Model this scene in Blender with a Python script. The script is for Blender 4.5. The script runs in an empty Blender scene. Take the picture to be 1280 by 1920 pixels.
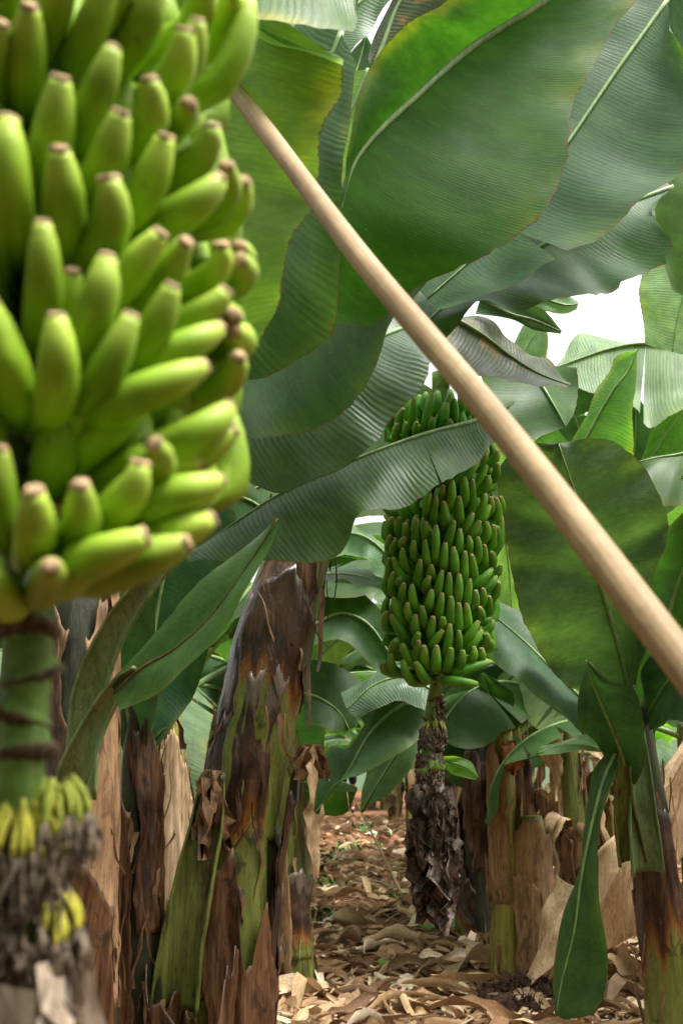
import bpy, math, random
import numpy as np
from mathutils import Vector, noise
random.seed(7)
R = math.radians
S = bpy.context.scene
COL = S.collection

# ------------------------------------------------------------------ camera
HC, PITCH, FPX = 1.45, R(12.1), 2000.0
cd = bpy.data.cameras.new("camera"); cam = bpy.data.objects.new("camera", cd); COL.objects.link(cam)
cam.location = (0, 0, HC); cam.rotation_euler = (R(90) + PITCH, 0, 0)
cd.sensor_fit = 'VERTICAL'; cd.sensor_height = 36; cd.lens = 36 * FPX / 1920
cd.clip_start = 0.05; cd.clip_end = 2000
cd.dof.use_dof = True; cd.dof.focus_distance = 4.0; cd.dof.aperture_fstop = 4.8
S.camera = cam
# ------------------------------------------------------------------ world, sun, exposure
SUN_EL, SUN_AZ = R(68), R(110)        # azimuth measured from +Y towards +X
w = bpy.data.worlds.new("World"); S.world = w; w.use_nodes = True
wn = w.node_tree; bg = wn.nodes['Background']
sky = wn.nodes.new('ShaderNodeTexSky'); sky.sky_type = 'NISHITA'; sky.sun_disc = False
sky.sun_elevation = SUN_EL; sky.sun_rotation = SUN_AZ; sky.air_density = 1.0; sky.dust_density = 6.0; sky.ozone_density = 1.0
hs = wn.nodes.new('ShaderNodeHueSaturation'); hs.inputs['Saturation'].default_value = 0.12; hs.inputs['Value'].default_value = 1.0
wn.links.new(sky.outputs[0], hs.inputs['Color']); wn.links.new(hs.outputs[0], bg.inputs[0])
bg.inputs[1].default_value = 0.15
sd = bpy.data.lights.new("sun", 'SUN'); sd.energy = 2.4; sd.angle = R(28); sd.color = (1, 0.96, 0.88)
so = bpy.data.objects.new("sun", sd); COL.objects.link(so)
sv = Vector((math.cos(SUN_EL) * math.sin(SUN_AZ), math.cos(SUN_EL) * math.cos(SUN_AZ), math.sin(SUN_EL)))
so.rotation_euler = sv.to_track_quat('Z', 'Y').to_euler(); so.location = (0, 0, 12)
S.view_settings.view_transform = 'Standard'; S.view_settings.look = 'None'
S.view_settings.exposure = 1.5; S.view_settings.gamma = 1.0
S.cycles.max_bounces = 8; S.cycles.transmission_bounces = 6; S.cycles.diffuse_bounces = 5
S.cycles.use_denoising = True

# ------------------------------------------------------------------ helpers
def P(px, py, Y):
    """point of the place seen at photo position px,py at ground distance Y"""
    a = (px - 640) / FPX; b = (960 - py) / FPX
    d = Vector((a, math.cos(PITCH) - b * math.sin(PITCH), math.sin(PITCH) + b * math.cos(PITCH)))
    return Vector((0, 0, HC)) + d * (Y / d.y)
def PP(l): return [P(*q[:3]) for q in l]
def wloc(o):
    v = Vector((0, 0, 0))
    while o is not None: v = v + o.location; o = o.parent
    return v
def mesh(name, vs, fs, mat, parent=None, uv=None, smooth=True, col=None, world=True):
    off = wloc(parent) if (parent is not None and world) else Vector((0, 0, 0))
    A = np.array([tuple(v) for v in vs], dtype=float).reshape(-1, 3) - np.array(tuple(off))
    me = bpy.data.meshes.new(name); me.from_pydata(A.tolist(), [], fs)
    if uv is not None:
        ul = me.uv_layers.new(name='UVMap')
        idx = np.zeros(len(me.loops), dtype=np.int32); me.loops.foreach_get('vertex_index', idx)
        ul.data.foreach_set('uv', np.array(uv, dtype=np.float32)[idx].ravel())
    if col is not None:
        ca = me.color_attributes.new('Col', 'FLOAT_COLOR', 'POINT')
        c4 = np.ones((len(A), 4), dtype=np.float32); c4[:, :3] = np.array(col)
        ca.data.foreach_set('color', c4.ravel())
    me.materials.append(mat)
    if smooth: me.polygons.foreach_set('use_smooth', [True] * len(me.polygons))
    me.update()
    o = bpy.data.objects.new(name, me); COL.objects.link(o)
    if parent is not None: o.parent = parent
    return o
def tag(o, label=None, cat=None, group=None, kind=None):
    if label: o['label'] = label
    if cat: o['category'] = cat
    if group: o['group'] = group
    if kind: o['kind'] = kind
    return o
def empty(name, loc, label, cat, group=None):
    o = bpy.data.objects.new(name, None); COL.objects.link(o); o.location = loc; o.empty_display_size = 0.2
    return tag(o, label, cat, group)
def cr(pts, n):
    """smooth resample (Catmull-Rom, chord length) -> n x 3 array"""
    p = np.array([tuple(q) for q in pts], dtype=float)
    if len(p) == 2:
        t = np.linspace(0, 1, n)[:, None]; return p[0] * (1 - t) + p[1] * t
    k = np.concatenate([[0], np.cumsum(np.maximum(np.linalg.norm(np.diff(p, axis=0), axis=1), 1e-6))])
    m = np.zeros_like(p)
    m[1:-1] = (p[2:] - p[:-2]) / (k[2:] - k[:-2])[:, None]
    m[0] = (p[1] - p[0]) / (k[1] - k[0]); m[-1] = (p[-1] - p[-2]) / (k[-1] - k[-2])
    t = np.linspace(0, k[-1], n); i = np.clip(np.searchsorted(k, t, side='right') - 1, 0, len(p) - 2)
    h = (k[i + 1] - k[i]); s = ((t - k[i]) / h)[:, None]; h = h[:, None]
    return (2*s**3 - 3*s**2 + 1) * p[i] + (s**3 - 2*s**2 + s) * h * m[i] + (-2*s**3 + 3*s**2) * p[i+1] + (s**3 - s**2) * h * m[i+1]
def at(arr, u):
    x = min(max(u, 0), 1) * (len(arr) - 1); i = min(int(x), len(arr) - 2); f = x - i
    return arr[i] * (1 - f) + arr[i + 1] * f
def frames(c):
    """tangent + two perpendicular vectors along a curve (parallel transport)"""
    T = np.gradient(c, axis=0); T /= np.linalg.norm(T, axis=1)[:, None] + 1e-12
    ref = np.array([0, 1.0, 0]) if abs(T[0][1]) < 0.9 else np.array([1.0, 0, 0])
    U = np.zeros_like(c); V = np.zeros_like(c)
    for i in range(len(c)):
        ref = ref - T[i] * ref.dot(T[i]); ref /= np.linalg.norm(ref) + 1e-12
        U[i] = ref; V[i] = np.cross(T[i], ref)
    return T, U, V
def tube(path, radii, n=24, m=12, lobes=0.0, nl=5, seed=0, bump=0.0, cap=True):
    c = cr(path, n); rr = np.interp(np.linspace(0, 1, n), np.linspace(0, 1, len(radii)), radii)
    T, U, V = frames(c); L = np.concatenate([[0], np.cumsum(np.linalg.norm(np.diff(c, axis=0), axis=1))])
    vs, uv, fs = [], [], []
    for i in range(n):
        for j in range(m):
            a = 2 * math.pi * j / m
            r = rr[i] * (1 + lobes * math.cos(nl * a + seed))
            if bump: r *= 1 + bump * noise.noise((math.cos(a) * 1.5 + seed, math.sin(a) * 1.5, L[i] * 4))
            vs.append(c[i] + (U[i] * math.cos(a) + V[i] * math.sin(a)) * r); uv.append((L[i], j / m * 2 - 1))
    for i in range(n - 1):
        for j in range(m):
            k = (j + 1) % m; fs.append((i*m + j, i*m + k, (i+1)*m + k, (i+1)*m + j))
    if cap:
        for e, rev in ((0, True), (n - 1, False)):
            f = [e * m + j for j in range(m)]; fs.append(tuple(reversed(f)) if rev else tuple(f))
    return vs, fs, uv
def blade(mid, L, Rr, nu=56, nv=8, bulge=0.08, ripple=0.03, tears=(), seed=0, bl=None, jag=0.012, rf=5.0):
    """leaf blade lofted from midrib and two margins; tears = [(side, u, gap)]"""
    m, l, r = cr(mid, 80), cr(L, 80), cr(Rr, 80)
    ln = float(np.sum(np.linalg.norm(np.diff(m, axis=0), axis=1)))
    du = np.gradient(m, axis=0); nn = np.cross(du, r - l); nn /= np.linalg.norm(nn, axis=1)[:, None] + 1e-9
    bl = bulge if bl is None else bl
    vs, fs, uv = [], [], []
    for side, e_arr, b in ((-1, l, bl), (1, r, bulge)):
        ts = sorted([(t[1], t[2]) for t in tears if t[0] == side])
        cuts = [(0.0, 0.0)] + ts + [(1.0, 0.0)]
        for k in range(len(cuts) - 1):
            a0, g0 = cuts[k]; a1, g1 = cuts[k + 1]
            n = max(4, int(nu * (a1 - a0)) + 1); base = len(vs); tw = (random.random() - .5) * 0.06 * (len(cuts) > 2)
            for i in range(n + 1):
                s = i / n
                for j in range(nv + 1):
                    a = j / nv; u = a0 + g0 * a ** 1.4 + s * ((a1 - a0) - (g0 + g1) * a ** 1.4)
                    M, E, N = at(m, u), at(e_arr, u), at(nn, u); W = E - M; wl = np.linalg.norm(W)
                    c = (M + E) / 2 + N * b * wl
                    p = (1-a)**2 * M + 2*a*(1-a) * c + a*a * E
                    q = noise.noise((u * rf * max(ln, .4), side * 3.1 + seed * 7.7, a * 0.8))
                    p = p + N * ripple * a * q * 1.4 + N * tw * a * a * (s - .5)
                    if j == nv: p = p + W * jag * noise.noise((u * ln * 40, seed, side)) * 2
                    vs.append(p); uv.append((u * ln, side * a))
            for i in range(n):
                for j in range(nv):
                    q0 = base + i * (nv + 1) + j; q1 = q0 + nv + 1
                    fs.append((q0, q0+1, q1+1, q1) if side > 0 else (q0, q1, q1+1, q0+1))
    return vs, fs, uv

# ------------------------------------------------------------------ materials
class NT:
    def __init__(s, name):
        s.m = bpy.data.materials.new(name); s.m.use_nodes = True; s.t = s.m.node_tree; s.t.nodes.clear()
        s.out = s.t.nodes.new('ShaderNodeOutputMaterial')
    def n(s, ty, **kw):
        nd = s.t.nodes.new('ShaderNode' + ty)
        for k, v in kw.items():
            if k.startswith('_'): setattr(nd, k[1:], v)
        return nd
    def set(s, sock, v):
        if hasattr(v, 'links') or isinstance(v, bpy.types.NodeSocket): s.t.links.new(v, sock)
        else:
            if isinstance(v, tuple) and len(v) == 3 and sock.type == 'RGBA': v = (*v, 1)
            sock.default_value = v
    def math(s, op, a, b=0.0, c=None, clamp=False):
        nd = s.n('Math', _operation=op, _use_clamp=clamp); s.set(nd.inputs[0], a); s.set(nd.inputs[1], b)
        if c is not None: s.set(nd.inputs[2], c)
        return nd.outputs[0]
    def mix(s, f, a, b, mode='MIX'):
        nd = s.n('MixRGB', _blend_type=mode); s.set(nd.inputs[0], f); s.set(nd.inputs[1], a); s.set(nd.inputs[2], b); return nd.outputs[0]
    def noise(s, vec, scale=5.0, detail=3.0, rough=0.55, dist=0.0):
        nd = s.n('TexNoise'); s.set(nd.inputs['Vector'], vec); nd.inputs['Scale'].default_value = scale
        nd.inputs['Detail'].default_value = detail; nd.inputs['Roughness'].default_value = rough; nd.inputs['Distortion'].default_value = dist
        return nd.outputs[0]
    def step(s, v, lo, hi, a=0.0, b=1.0):
        nd = s.n('MapRange'); nd.interpolation_type = 'SMOOTHSTEP'; s.set(nd.inputs[0], v)
        for i, x in enumerate((lo, hi, a, b)): nd.inputs[i + 1].default_value = x
        return nd.outputs[0]
    def comb(s, x, y, z=0.0):
        nd = s.n('CombineXYZ'); s.set(nd.inputs[0], x); s.set(nd.inputs[1], y); s.set(nd.inputs[2], z); return nd.outputs[0]
    def obj(s, sc=(1, 1, 1)):
        tc = s.n('TexCoord'); mp = s.n('Mapping'); s.t.links.new(tc.outputs['Object'], mp.inputs[0]); mp.inputs['Scale'].default_value = sc
        return mp.outputs[0]
    def rnd(s): return s.n('ObjectInfo').outputs['Random']
    def bump(s, h, st, dist=0.01):
        nd = s.n('Bump'); nd.inputs['Strength'].default_value = st; nd.inputs['Distance'].default_value = dist; s.set(nd.inputs['Height'], h); return nd.outputs[0]
    def prin(s, col, rough=0.6, spec=0.5, normal=None, sss=0.0):
        nd = s.n('BsdfPrincipled'); s.set(nd.inputs['Base Color'], col); s.set(nd.inputs['Roughness'], rough)
        nd.inputs['Specular IOR Level'].default_value = spec
        if normal is not None: s.set(nd.inputs['Normal'], normal)
        if sss: nd.inputs['Subsurface Weight'].default_value = sss; nd.inputs['Subsurface Radius'].default_value = (.004, .008, .002); nd.inputs['Subsurface Scale'].default_value = 1.0
        return nd.outputs[0]
    def fin(s, sh): s.t.links.new(sh, s.out.inputs[0]); return s.m

def leaf_mat(name, top=(.03, .075, .018), under=(.036, .085, .018), rib=0.12, yellow=0.10, brown=0.3, trans=0.32, rough=0.42, tcol=None, blotch=0.0, rib_w=0.017, spec=.2):
    s = NT(name); uv = s.n('UVMap').outputs[0]; sp = s.n('SeparateXYZ'); s.t.links.new(uv, sp.inputs[0])
    u, v = sp.outputs[0], sp.outputs[1]; av = s.math('ABSOLUTE', v)
    uu = s.math('ADD', u, s.math('MULTIPLY', s.math('MULTIPLY', av, av), 0.06))        # veins sweep towards the tip
    rn = s.rnd()
    big = s.noise(s.obj(), 2.2, 3); 
    vein = s.noise(s.comb(s.math('MULTIPLY', uu, 1.0), s.math('MULTIPLY', v, 0.06), rn), 230, 3, .7)
    pv = s.noise(s.comb(uu, s.math('MULTIPLY', v, 0.10), rn), 16, 2, .5)
    pl = s.math('SINE', s.math('MULTIPLY_ADD', pv, 11.0, s.math('MULTIPLY', uu, 6.283 / rib_w)))
    base = s.mix(s.step(big, .3, .7), tuple(c * .75 for c in top), tuple(c * 1.25 for c in top))
    base = s.mix(s.math('MULTIPLY', s.step(vein, .35, .75), .35), base, tuple(min(1, c * 1.9) for c in top))
    und = s.mix(s.math('MULTIPLY', s.step(vein, .35, .75), .3), under, tuple(c * .7 for c in under))
    geo = s.n('NewGeometry'); base = s.mix(geo.outputs['Backfacing'], base, und)
    hv = s.n('HueSaturation'); s.set(hv.inputs['Color'], base); s.set(hv.inputs['Value'], s.math('MULTIPLY_ADD', rn, .5, .75)); s.set(hv.inputs['Hue'], s.math('MULTIPLY_ADD', rn, -.02, .51))
    base = hv.outputs[0]
    en = s.noise(s.comb(s.math('MULTIPLY', uu, 3), rn, 0), 3, 3)
    ed = s.math('ADD', av, s.math('MULTIPLY', s.math('SUBTRACT', en, .5), .35))
    yl = s.math('MULTIPLY', s.math('MULTIPLY', s.step(ed, .74, 1.05), s.step(s.noise(s.comb(s.math('MULTIPLY', uu, 1.6), s.math('MULTIPLY', v, .8), rn), 2, 3), .40, .62)), s.math('MULTIPLY', yellow, 1.0) if 0 else yellow * 1.3)
    base = s.mix(yl, base, (.28, .27, .02))
    en2 = s.noise(s.comb(s.math('MULTIPLY', uu, 22), rn, 0), 3, 4)
    be = s.step(s.math('ADD', av, s.math('MULTIPLY', s.math('SUBTRACT', en2, .5), .11 * (0.4 + brown))), .985, .999)
    base = s.mix(be, base, (.085, .055, .015))
    if blotch:
        bn = s.step(s.noise(s.comb(s.math('MULTIPLY', uu, 4), s.math('MULTIPLY', v, .8), rn), 2.6, 5, .65), .60 - .1 * blotch, .70)
        base = s.mix(bn, base, (.20, .13, .05))
    md = s.step(s.noise(s.comb(s.math('MULTIPLY', uu, 9), s.math('MULTIPLY', v, 1.2), rn), 1.6, 4, .7), .35, .7); base = s.mix(1.0, base, s.mix(md, (.78, .80, .8), (1.22, 1.18, 1.1)), 'MULTIPLY')
    spk = s.step(s.noise(s.obj(), 95, 1), .68, .76); base = s.mix(s.math('MULTIPLY', spk, .35), base, (.12, .12, .05))
    amp = s.step(s.noise(s.obj(), 3.5, 2), .35, .65, .35, 1.0)
    h = s.math('MULTIPLY_ADD', s.math('MULTIPLY', pl, amp), .5 * rib, s.math('MULTIPLY', vein, .45))
    bp = s.bump(h, 0.5, 0.0028)
    rg = s.step(s.noise(s.obj(), 5, 3), .3, .7, rough - .06, rough + .14)
    pb = s.prin(base, rg, spec, bp)
    tr = s.n('BsdfTranslucent'); tc = s.mix(1.0, base, tcol or (2.3, 2.6, .9), 'MULTIPLY'); s.set(tr.inputs[0], tc); s.set(tr.inputs[1], bp)
    mx = s.n('MixShader'); mx.inputs[0].default_value = trans; s.t.links.new(pb, mx.inputs[1]); s.t.links.new(tr.outputs[0], mx.inputs[2])
    return s.fin(mx.outputs[0])
def streak_mat(name, cols, sc=(16, 16, 1.6), rough=(.35, .7), bump=.5, fine=90, spec=.4, trans=0.0, blot=None):
    """lengthwise streaked stems and sheaths: cols = list of (pos, colour)"""
    s = NT(name); v = s.obj(sc); rn = s.rnd()
    off = s.n('VectorMath'); s.set(off.inputs[0], v); s.set(off.inputs[1], s.comb(s.math('MULTIPLY', rn, 13), rn, 0))
    v = off.outputs[0]
    a = s.noise(v, 1.0, 6, .68, .6); rp = s.n('ValToRGB'); s.set(rp.inputs[0], a)
    e = rp.color_ramp.elements; e[0].position, e[0].color = cols[0][0], (*cols[0][1], 1); e[1].position, e[1].color = cols[-1][0], (*cols[-1][1], 1)
    for p_, c_ in cols[1:-1]: q = e.new(p_); q.color = (*c_, 1)
    f = s.noise(s.obj((fine, fine, fine * .035)), 1.0, 4, .7)
    c = s.mix(.38, rp.outputs[0], s.mix(s.step(f, .35, .65), (.35, .33, .3), (1.3, 1.25, 1.2)), 'MULTIPLY')
    cr_ = s.noise(s.obj((34, 34, 10)), 1, 6, .8, 1.4); c = s.mix(s.math('MULTIPLY', s.step(cr_, .54, .64), .6), c, tuple(x * .35 for x in cols[0][1]))
    if blot:
        b = s.step(s.noise(s.obj((7, 7, 3.5)), 1, 5, .7, .5), blot[0], blot[0] + .08); c = s.mix(s.math('MULTIPLY', b, blot[2]), c, blot[1])
    rg = s.step(a, .35, .65, rough[0], rough[1])
    bp = s.bump(s.math('MULTIPLY_ADD', f, .5, a), bump, .008)
    pb = s.prin(c, rg, spec, bp)
    if trans:
        tr = s.n('BsdfTranslucent'); s.set(tr.inputs[0], c); mx = s.n('MixShader'); mx.inputs[0].default_value = trans
        s.t.links.new(pb, mx.inputs[1]); s.t.links.new(tr.outputs[0], mx.inputs[2]); pb = mx.outputs[0]
    return s.fin(pb)
def sheath_grad(name, gloss=(.2, .5), g0=.25, dark=1.0, nz=.75, k=1.0):
    """a dying leaf base: green below, rusty, then blackish brown and grey at its dried top"""
    s = NT(name); uv = s.n('UVMap').outputs[0]; sp = s.n('SeparateXYZ'); s.t.links.new(uv, sp.inputs[0]); rn = s.rnd()
    v = s.n('VectorMath'); s.set(v.inputs[0], s.obj((14, 14, 2.0))); s.set(v.inputs[1], s.comb(s.math('MULTIPLY', rn, 17), rn, 0)); v = v.outputs[0]
    a = s.noise(v, 1.0, 6, .65, .8); g = s.math('ADD', sp.outputs[0], s.math('MULTIPLY', s.math('SUBTRACT', a, .5), nz))
    g = s.math('ADD', g, s.math('MULTIPLY_ADD', rn, .3 * k, -.15 * k)); rp = s.n('ValToRGB'); s.set(rp.inputs[0], g); e = rp.color_ramp.elements
    cs = [(0.0, (.19, .24, .05)), (g0, (.15, .18, .036)), (g0 + .09 * k, (.24, .09, .018)), (g0 + .2 * k, (.07, .028, .010)), (g0 + .34 * k, (.022, .011, .008)), (g0 + .48 * k, (.075, .038, .02)), (.92, (.04, .028, .022)), (1.0, (.17, .13, .10))]
    e[0].position, e[0].color = cs[0][0], (*cs[0][1], 1); e[1].position, e[1].color = cs[-1][0], (*cs[-1][1], 1)
    for p_, c_ in cs[1:-1]: q = e.new(min(.99, p_)); q.color = (*[x * dark for x in c_], 1)
    f = s.noise(s.obj((60, 60, 3.5)), 1.0, 6, .8, .8); b = s.noise(s.obj((9, 9, 5)), 1, 5, .7, .6)
    c = s.mix(.5, rp.outputs[0], s.mix(s.step(f, .35, .65), (.45, .42, .4), (1.3, 1.25, 1.2)), 'MULTIPLY')
    c = s.mix(s.math('MULTIPLY', s.step(b, .56, .66), .75), c, (.014, .009, .007)); c = s.mix(s.math('MULTIPLY', s.step(b, .42, .33), .4), c, (.30, .20, .12))
    pb = s.prin(c, s.step(b, .35, .6, gloss[1], gloss[0]), .5, s.bump(s.math('MULTIPLY_ADD', f, .35, s.math('ADD', a, b)), .6, .01)); return s.fin(pb)
def banana_mat(name, lo, hi, end, brown_freq=.0, sss=.15):
    s = NT(name); uv = s.n('UVMap').outputs[0]; sp = s.n('SeparateXYZ'); s.t.links.new(uv, sp.inputs[0]); u, v = sp.outputs[0], sp.outputs[1]
    n = s.noise(s.obj(), 14, 3); c = s.mix(s.step(n, .3, .7), lo, hi)
    c = s.mix(s.step(u, 0.0, .45, .55, 0), c, tuple(x * .55 for x in lo))        # shade on the lower fruit painted in, darker towards the stalk end
    c = s.mix(s.step(u, .80, .97), c, end)
    rg = s.math('ABSOLUTE', s.math('SINE', s.math('MULTIPLY', v, math.pi * 2.5)))
    c = s.mix(s.step(rg, 0.0, .16, .28, 0), c, tuple(x * 1.5 for x in hi))
    sk = s.step(s.noise(s.obj((1, 1, .5)), 60, 4, .75), .62, .70); c = s.mix(s.math('MULTIPLY', sk, .55), c, (.10, .085, .03))
    hv = s.n('HueSaturation'); s.set(hv.inputs['Color'], c); s.set(hv.inputs['Value'], s.math('MULTIPLY_ADD', s.rnd(), .4, .8)); c = hv.outputs[0]
    bp = s.bump(s.noise(s.obj(), 180, 2), .12, .001)
    return s.fin(s.prin(c, .5, .22, bp, sss))

M = {}
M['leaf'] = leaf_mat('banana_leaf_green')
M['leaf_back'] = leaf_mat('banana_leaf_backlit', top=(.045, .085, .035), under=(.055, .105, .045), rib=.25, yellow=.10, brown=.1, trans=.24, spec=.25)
M['leaf_yel2'] = leaf_mat('banana_leaf_huge', top=(.035, .10, .015), under=(.035, .10, .012), rib=.12, rib_w=.009, yellow=.3, spec=.10, trans=.42, rough=.5)
M['leaf_rib'] = leaf_mat('banana_leaf_ribbed', rib=.8, yellow=.12, rough=.38, top=(.028, .08, .025), under=(.04, .09, .03))
M['leaf_grey'] = leaf_mat('banana_leaf_greyish', top=(.045, .085, .05), under=(.07, .12, .07), rib=1.0, rough=.33, trans=.22, yellow=.05)
M['leaf_yel'] = leaf_mat('banana_leaf_yellow_edge', top=(.045, .11, .015), under=(.08, .15, .03), rib=.4, yellow=.6, brown=.3, trans=.45)
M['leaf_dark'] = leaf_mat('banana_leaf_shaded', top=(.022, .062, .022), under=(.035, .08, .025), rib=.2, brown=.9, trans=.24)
M['leaf_brown'] = leaf_mat('banana_leaf_brown_edge', top=(.03, .085, .025), under=(.034, .085, .028), rib=.22, brown=1.6, trans=.26, yellow=.15)
M['leaf_lite'] = leaf_mat('banana_leaf_young', top=(.07, .17, .03), under=(.12, .22, .07), rib=.5, trans=.5, yellow=.3)
M['leaf_pale'] = leaf_mat('banana_leaf_pale', top=(.09, .17, .08), under=(.15, .24, .13), rib=.6, trans=.35, yellow=.3)
M['leaf_with'] = leaf_mat('banana_leaf_withering', top=(.055, .075, .045), under=(.09, .11, .08), rib=.8, brown=2.2, blotch=.6, trans=.15, rough=.5)
M['rib'] = streak_mat('midrib_green', [(.3, (.13, .22, .06)), (.7, (.22, .33, .11))], sc=(6, 6, 3), bump=.1, fine=60)
M['petiole'] = streak_mat('petiole_pale', [(.3, (.06, .11, .03)), (.5, (.16, .24, .09)), (.75, (.27, .34, .17))], sc=(14, 14, 4), bump=.2, fine=60, blot=(.62, (.05, .035, .015), .8))
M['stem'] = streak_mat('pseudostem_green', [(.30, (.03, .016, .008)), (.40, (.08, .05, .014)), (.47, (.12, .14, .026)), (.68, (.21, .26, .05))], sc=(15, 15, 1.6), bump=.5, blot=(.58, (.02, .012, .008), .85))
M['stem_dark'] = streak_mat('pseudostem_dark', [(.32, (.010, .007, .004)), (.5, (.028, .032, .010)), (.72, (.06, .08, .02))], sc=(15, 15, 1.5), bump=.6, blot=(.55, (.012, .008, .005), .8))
M['stem_yel'] = streak_mat('pseudostem_yellow', [(.32, (.06, .03, .008)), (.43, (.20, .18, .03)), (.7, (.36, .36, .07))], sc=(18, 18, 1.8), bump=.4, blot=(.60, (.03, .015, .008), .85))
M['sheath'] = streak_mat('sheath_brown', [(.30, (.008, .005, .004)), (.43, (.045, .018, .007)), (.54, (.13, .06, .022)), (.72, (.24, .13, .06))], sc=(13, 13, 1.8), rough=(.22, .6), bump=.7, spec=.5, blot=(.56, (.012, .007, .005), .85))
M['sg'] = sheath_grad('dying_sheath')
M['sg_gloss'] = sheath_grad('dying_sheath_glossy', (.14, .34), .18)
M['sg_hi'] = sheath_grad('dying_sheath_high', (.12, .4), .52, 1.0, .55, .5)
M['sheath_dry'] = streak_mat('sheath_dry_tan', [(.28, (.07, .03, .012)), (.42, (.21, .11, .05)), (.56, (.36, .22, .11)), (.75, (.48, .33, .19))], sc=(13, 13, 2.6), rough=(.55, .85), bump=.8, trans=.08, blot=(.57, (.06, .03, .015), .7))
M['sheath_glossy'] = streak_mat('sheath_dark_glossy', [(.33, (.010, .007, .006)), (.50, (.04, .018, .010)), (.60, (.11, .045, .015)), (.74, (.16, .09, .05))], sc=(9, 9, 1.8), rough=(.16, .38), bump=.45, spec=.7)
M['tan'] = streak_mat('dry_leaf_tan', [(.28, (.30, .18, .09)), (.45, (.50, .34, .19)), (.70, (.66, .50, .32))], sc=(12, 12, 3), rough=(.6, .85), bump=.5, trans=.12)
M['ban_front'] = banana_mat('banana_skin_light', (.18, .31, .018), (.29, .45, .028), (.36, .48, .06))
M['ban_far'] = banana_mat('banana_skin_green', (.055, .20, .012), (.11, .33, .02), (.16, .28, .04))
def simple(name, col, rough=.8, sc=30, var=.5, bump=.3, spec=.3):
    s = NT(name); n = s.noise(s.obj(), sc, 5, .65); c = s.mix(s.step(n, .3, .7), tuple(x * (1 - var) for x in col), tuple(min(1, x * (1 + var)) for x in col))
    return s.fin(s.prin(c, rough, spec, s.bump(n, bump, .01)))
M['tip_brown'] = simple('fruit_tip_brown', (.34, .23, .12), .85, 120, .6)
M['tip_dark'] = simple('fruit_tip_dark', (.10, .07, .04), .85, 120, .6)
M['wither'] = simple('withered_flowers', (.19, .145, .10), .9, 70, .8, 1.0)
M['flower'] = simple('flower_yellow', (.52, .48, .06), .6, 60, .4)
M['flower_green'] = simple('flower_green', (.36, .42, .06), .6, 30, .3)
M['orange'] = streak_mat('dead_leaf_orange', [(.3, (.12, .035, .01)), (.5, (.34, .12, .025)), (.7, (.50, .24, .06))], sc=(14, 14, 8), trans=.2)
M['stalk'] = simple('bunch_stalk_green', (.12, .20, .035), .6, 26, .5, .5, .25)
M['paper'] = streak_mat('papery_bract', [(.3, (.16, .11, .08)), (.5, (.46, .35, .26)), (.72, (.66, .55, .44))], sc=(18, 18, 6), rough=(.6, .85), bump=.6, trans=.1)
M['bract_dark'] = streak_mat('withered_bract_dark', [(.36, (.014, .010, .008)), (.48, (.075, .05, .036)), (.62, (.30, .24, .20))], sc=(14, 14, 8), rough=(.5, .8), bump=1.0)
def pole_mat():
    s = NT('wooden_pole'); a = s.noise(s.obj((6, 6, 6)), 1.2, 4, .6); b = s.noise(s.obj((90, 90, 90)), 1, 4, .6)
    sp = s.n('SeparateXYZ'); s.t.links.new(s.n('UVMap').outputs[0], sp.inputs[0]); u, v = sp.outputs[0], sp.outputs[1]
    g = s.noise(s.comb(s.math('MULTIPLY', u, 5), s.math('MULTIPLY', v, 13), 0), 1, 5, .7, .3); st = s.noise(s.comb(s.math('MULTIPLY', u, 7), s.math('MULTIPLY', v, 1.4), 3), 1, 4, .7)
    c = s.mix(s.step(a, .3, .7), (.25, .165, .085), (.38, .27, .15)); c = s.mix(s.math('MULTIPLY', s.step(g, .48, .62), .45), c, (.17, .10, .045))
    c = s.mix(s.math('MULTIPLY', s.step(st, .56, .68), .5), c, (.20, .12, .06)); c = s.mix(s.math('MULTIPLY', s.step(b, .45, .7), .25), c, (.16, .09, .045))
    return s.fin(s.prin(c, .65, .25, s.bump(s.math('MULTIPLY_ADD', g, 1.0, b), .25, .002)))
M['pole'] = pole_mat()
def ground_mat():
    s = NT('red_soil'); v = s.obj(); a = s.noise(v, 1.1, 5, .6); b = s.noise(v, 18, 6, .7); c = s.noise(v, 120, 3, .7)
    col = s.mix(s.step(a, .3, .7), (.14, .055, .025), (.22, .105, .055)); col = s.mix(s.step(b, .4, .7), col, (.10, .055, .03)); col = s.mix(s.math('MULTIPLY', s.step(c, .5, .7), .4), col, (.32, .2, .11))
    return s.fin(s.prin(col, .95, .1, s.bump(s.math('MULTIPLY_ADD', c, .4, b), .8, .02)))
M['soil'] = ground_mat()
def litter_mat():
    s = NT('dry_litter'); a = s.n('VertexColor'); a.layer_name = 'Col'
    uv = s.n('UVMap').outputs[0]; f = s.noise(s.n('Mapping').outputs[0], 1) if 0 else s.noise(s.obj((1, 1, 1)), 55, 4, .7)
    c = s.mix(.6, a.outputs[0], s.mix(s.step(f, .3, .7), (.55, .5, .45), (1.2, 1.15, 1.1)), 'MULTIPLY')
    sp = s.n('SeparateXYZ'); s.t.links.new(uv, sp.inputs[0]); st = s.noise(s.comb(s.math('MULTIPLY', sp.outputs[1], 14), s.math('MULTIPLY', sp.outputs[0], 1.5), 0), 1, 3)
    c = s.mix(s.math('MULTIPLY', s.step(st, .4, .65), .3), c, (.10, .06, .03))
    pb = s.prin(c, .75, .25, s.bump(st, .5, .006)); tr = s.n('BsdfTranslucent'); s.set(tr.inputs[0], c)
    mx = s.n('MixShader'); mx.inputs[0].default_value = .12; s.t.links.new(pb, mx.inputs[1]); s.t.links.new(tr.outputs[0], mx.inputs[2])
    return s.fin(mx.outputs[0])
M['litter'] = litter_mat()
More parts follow.
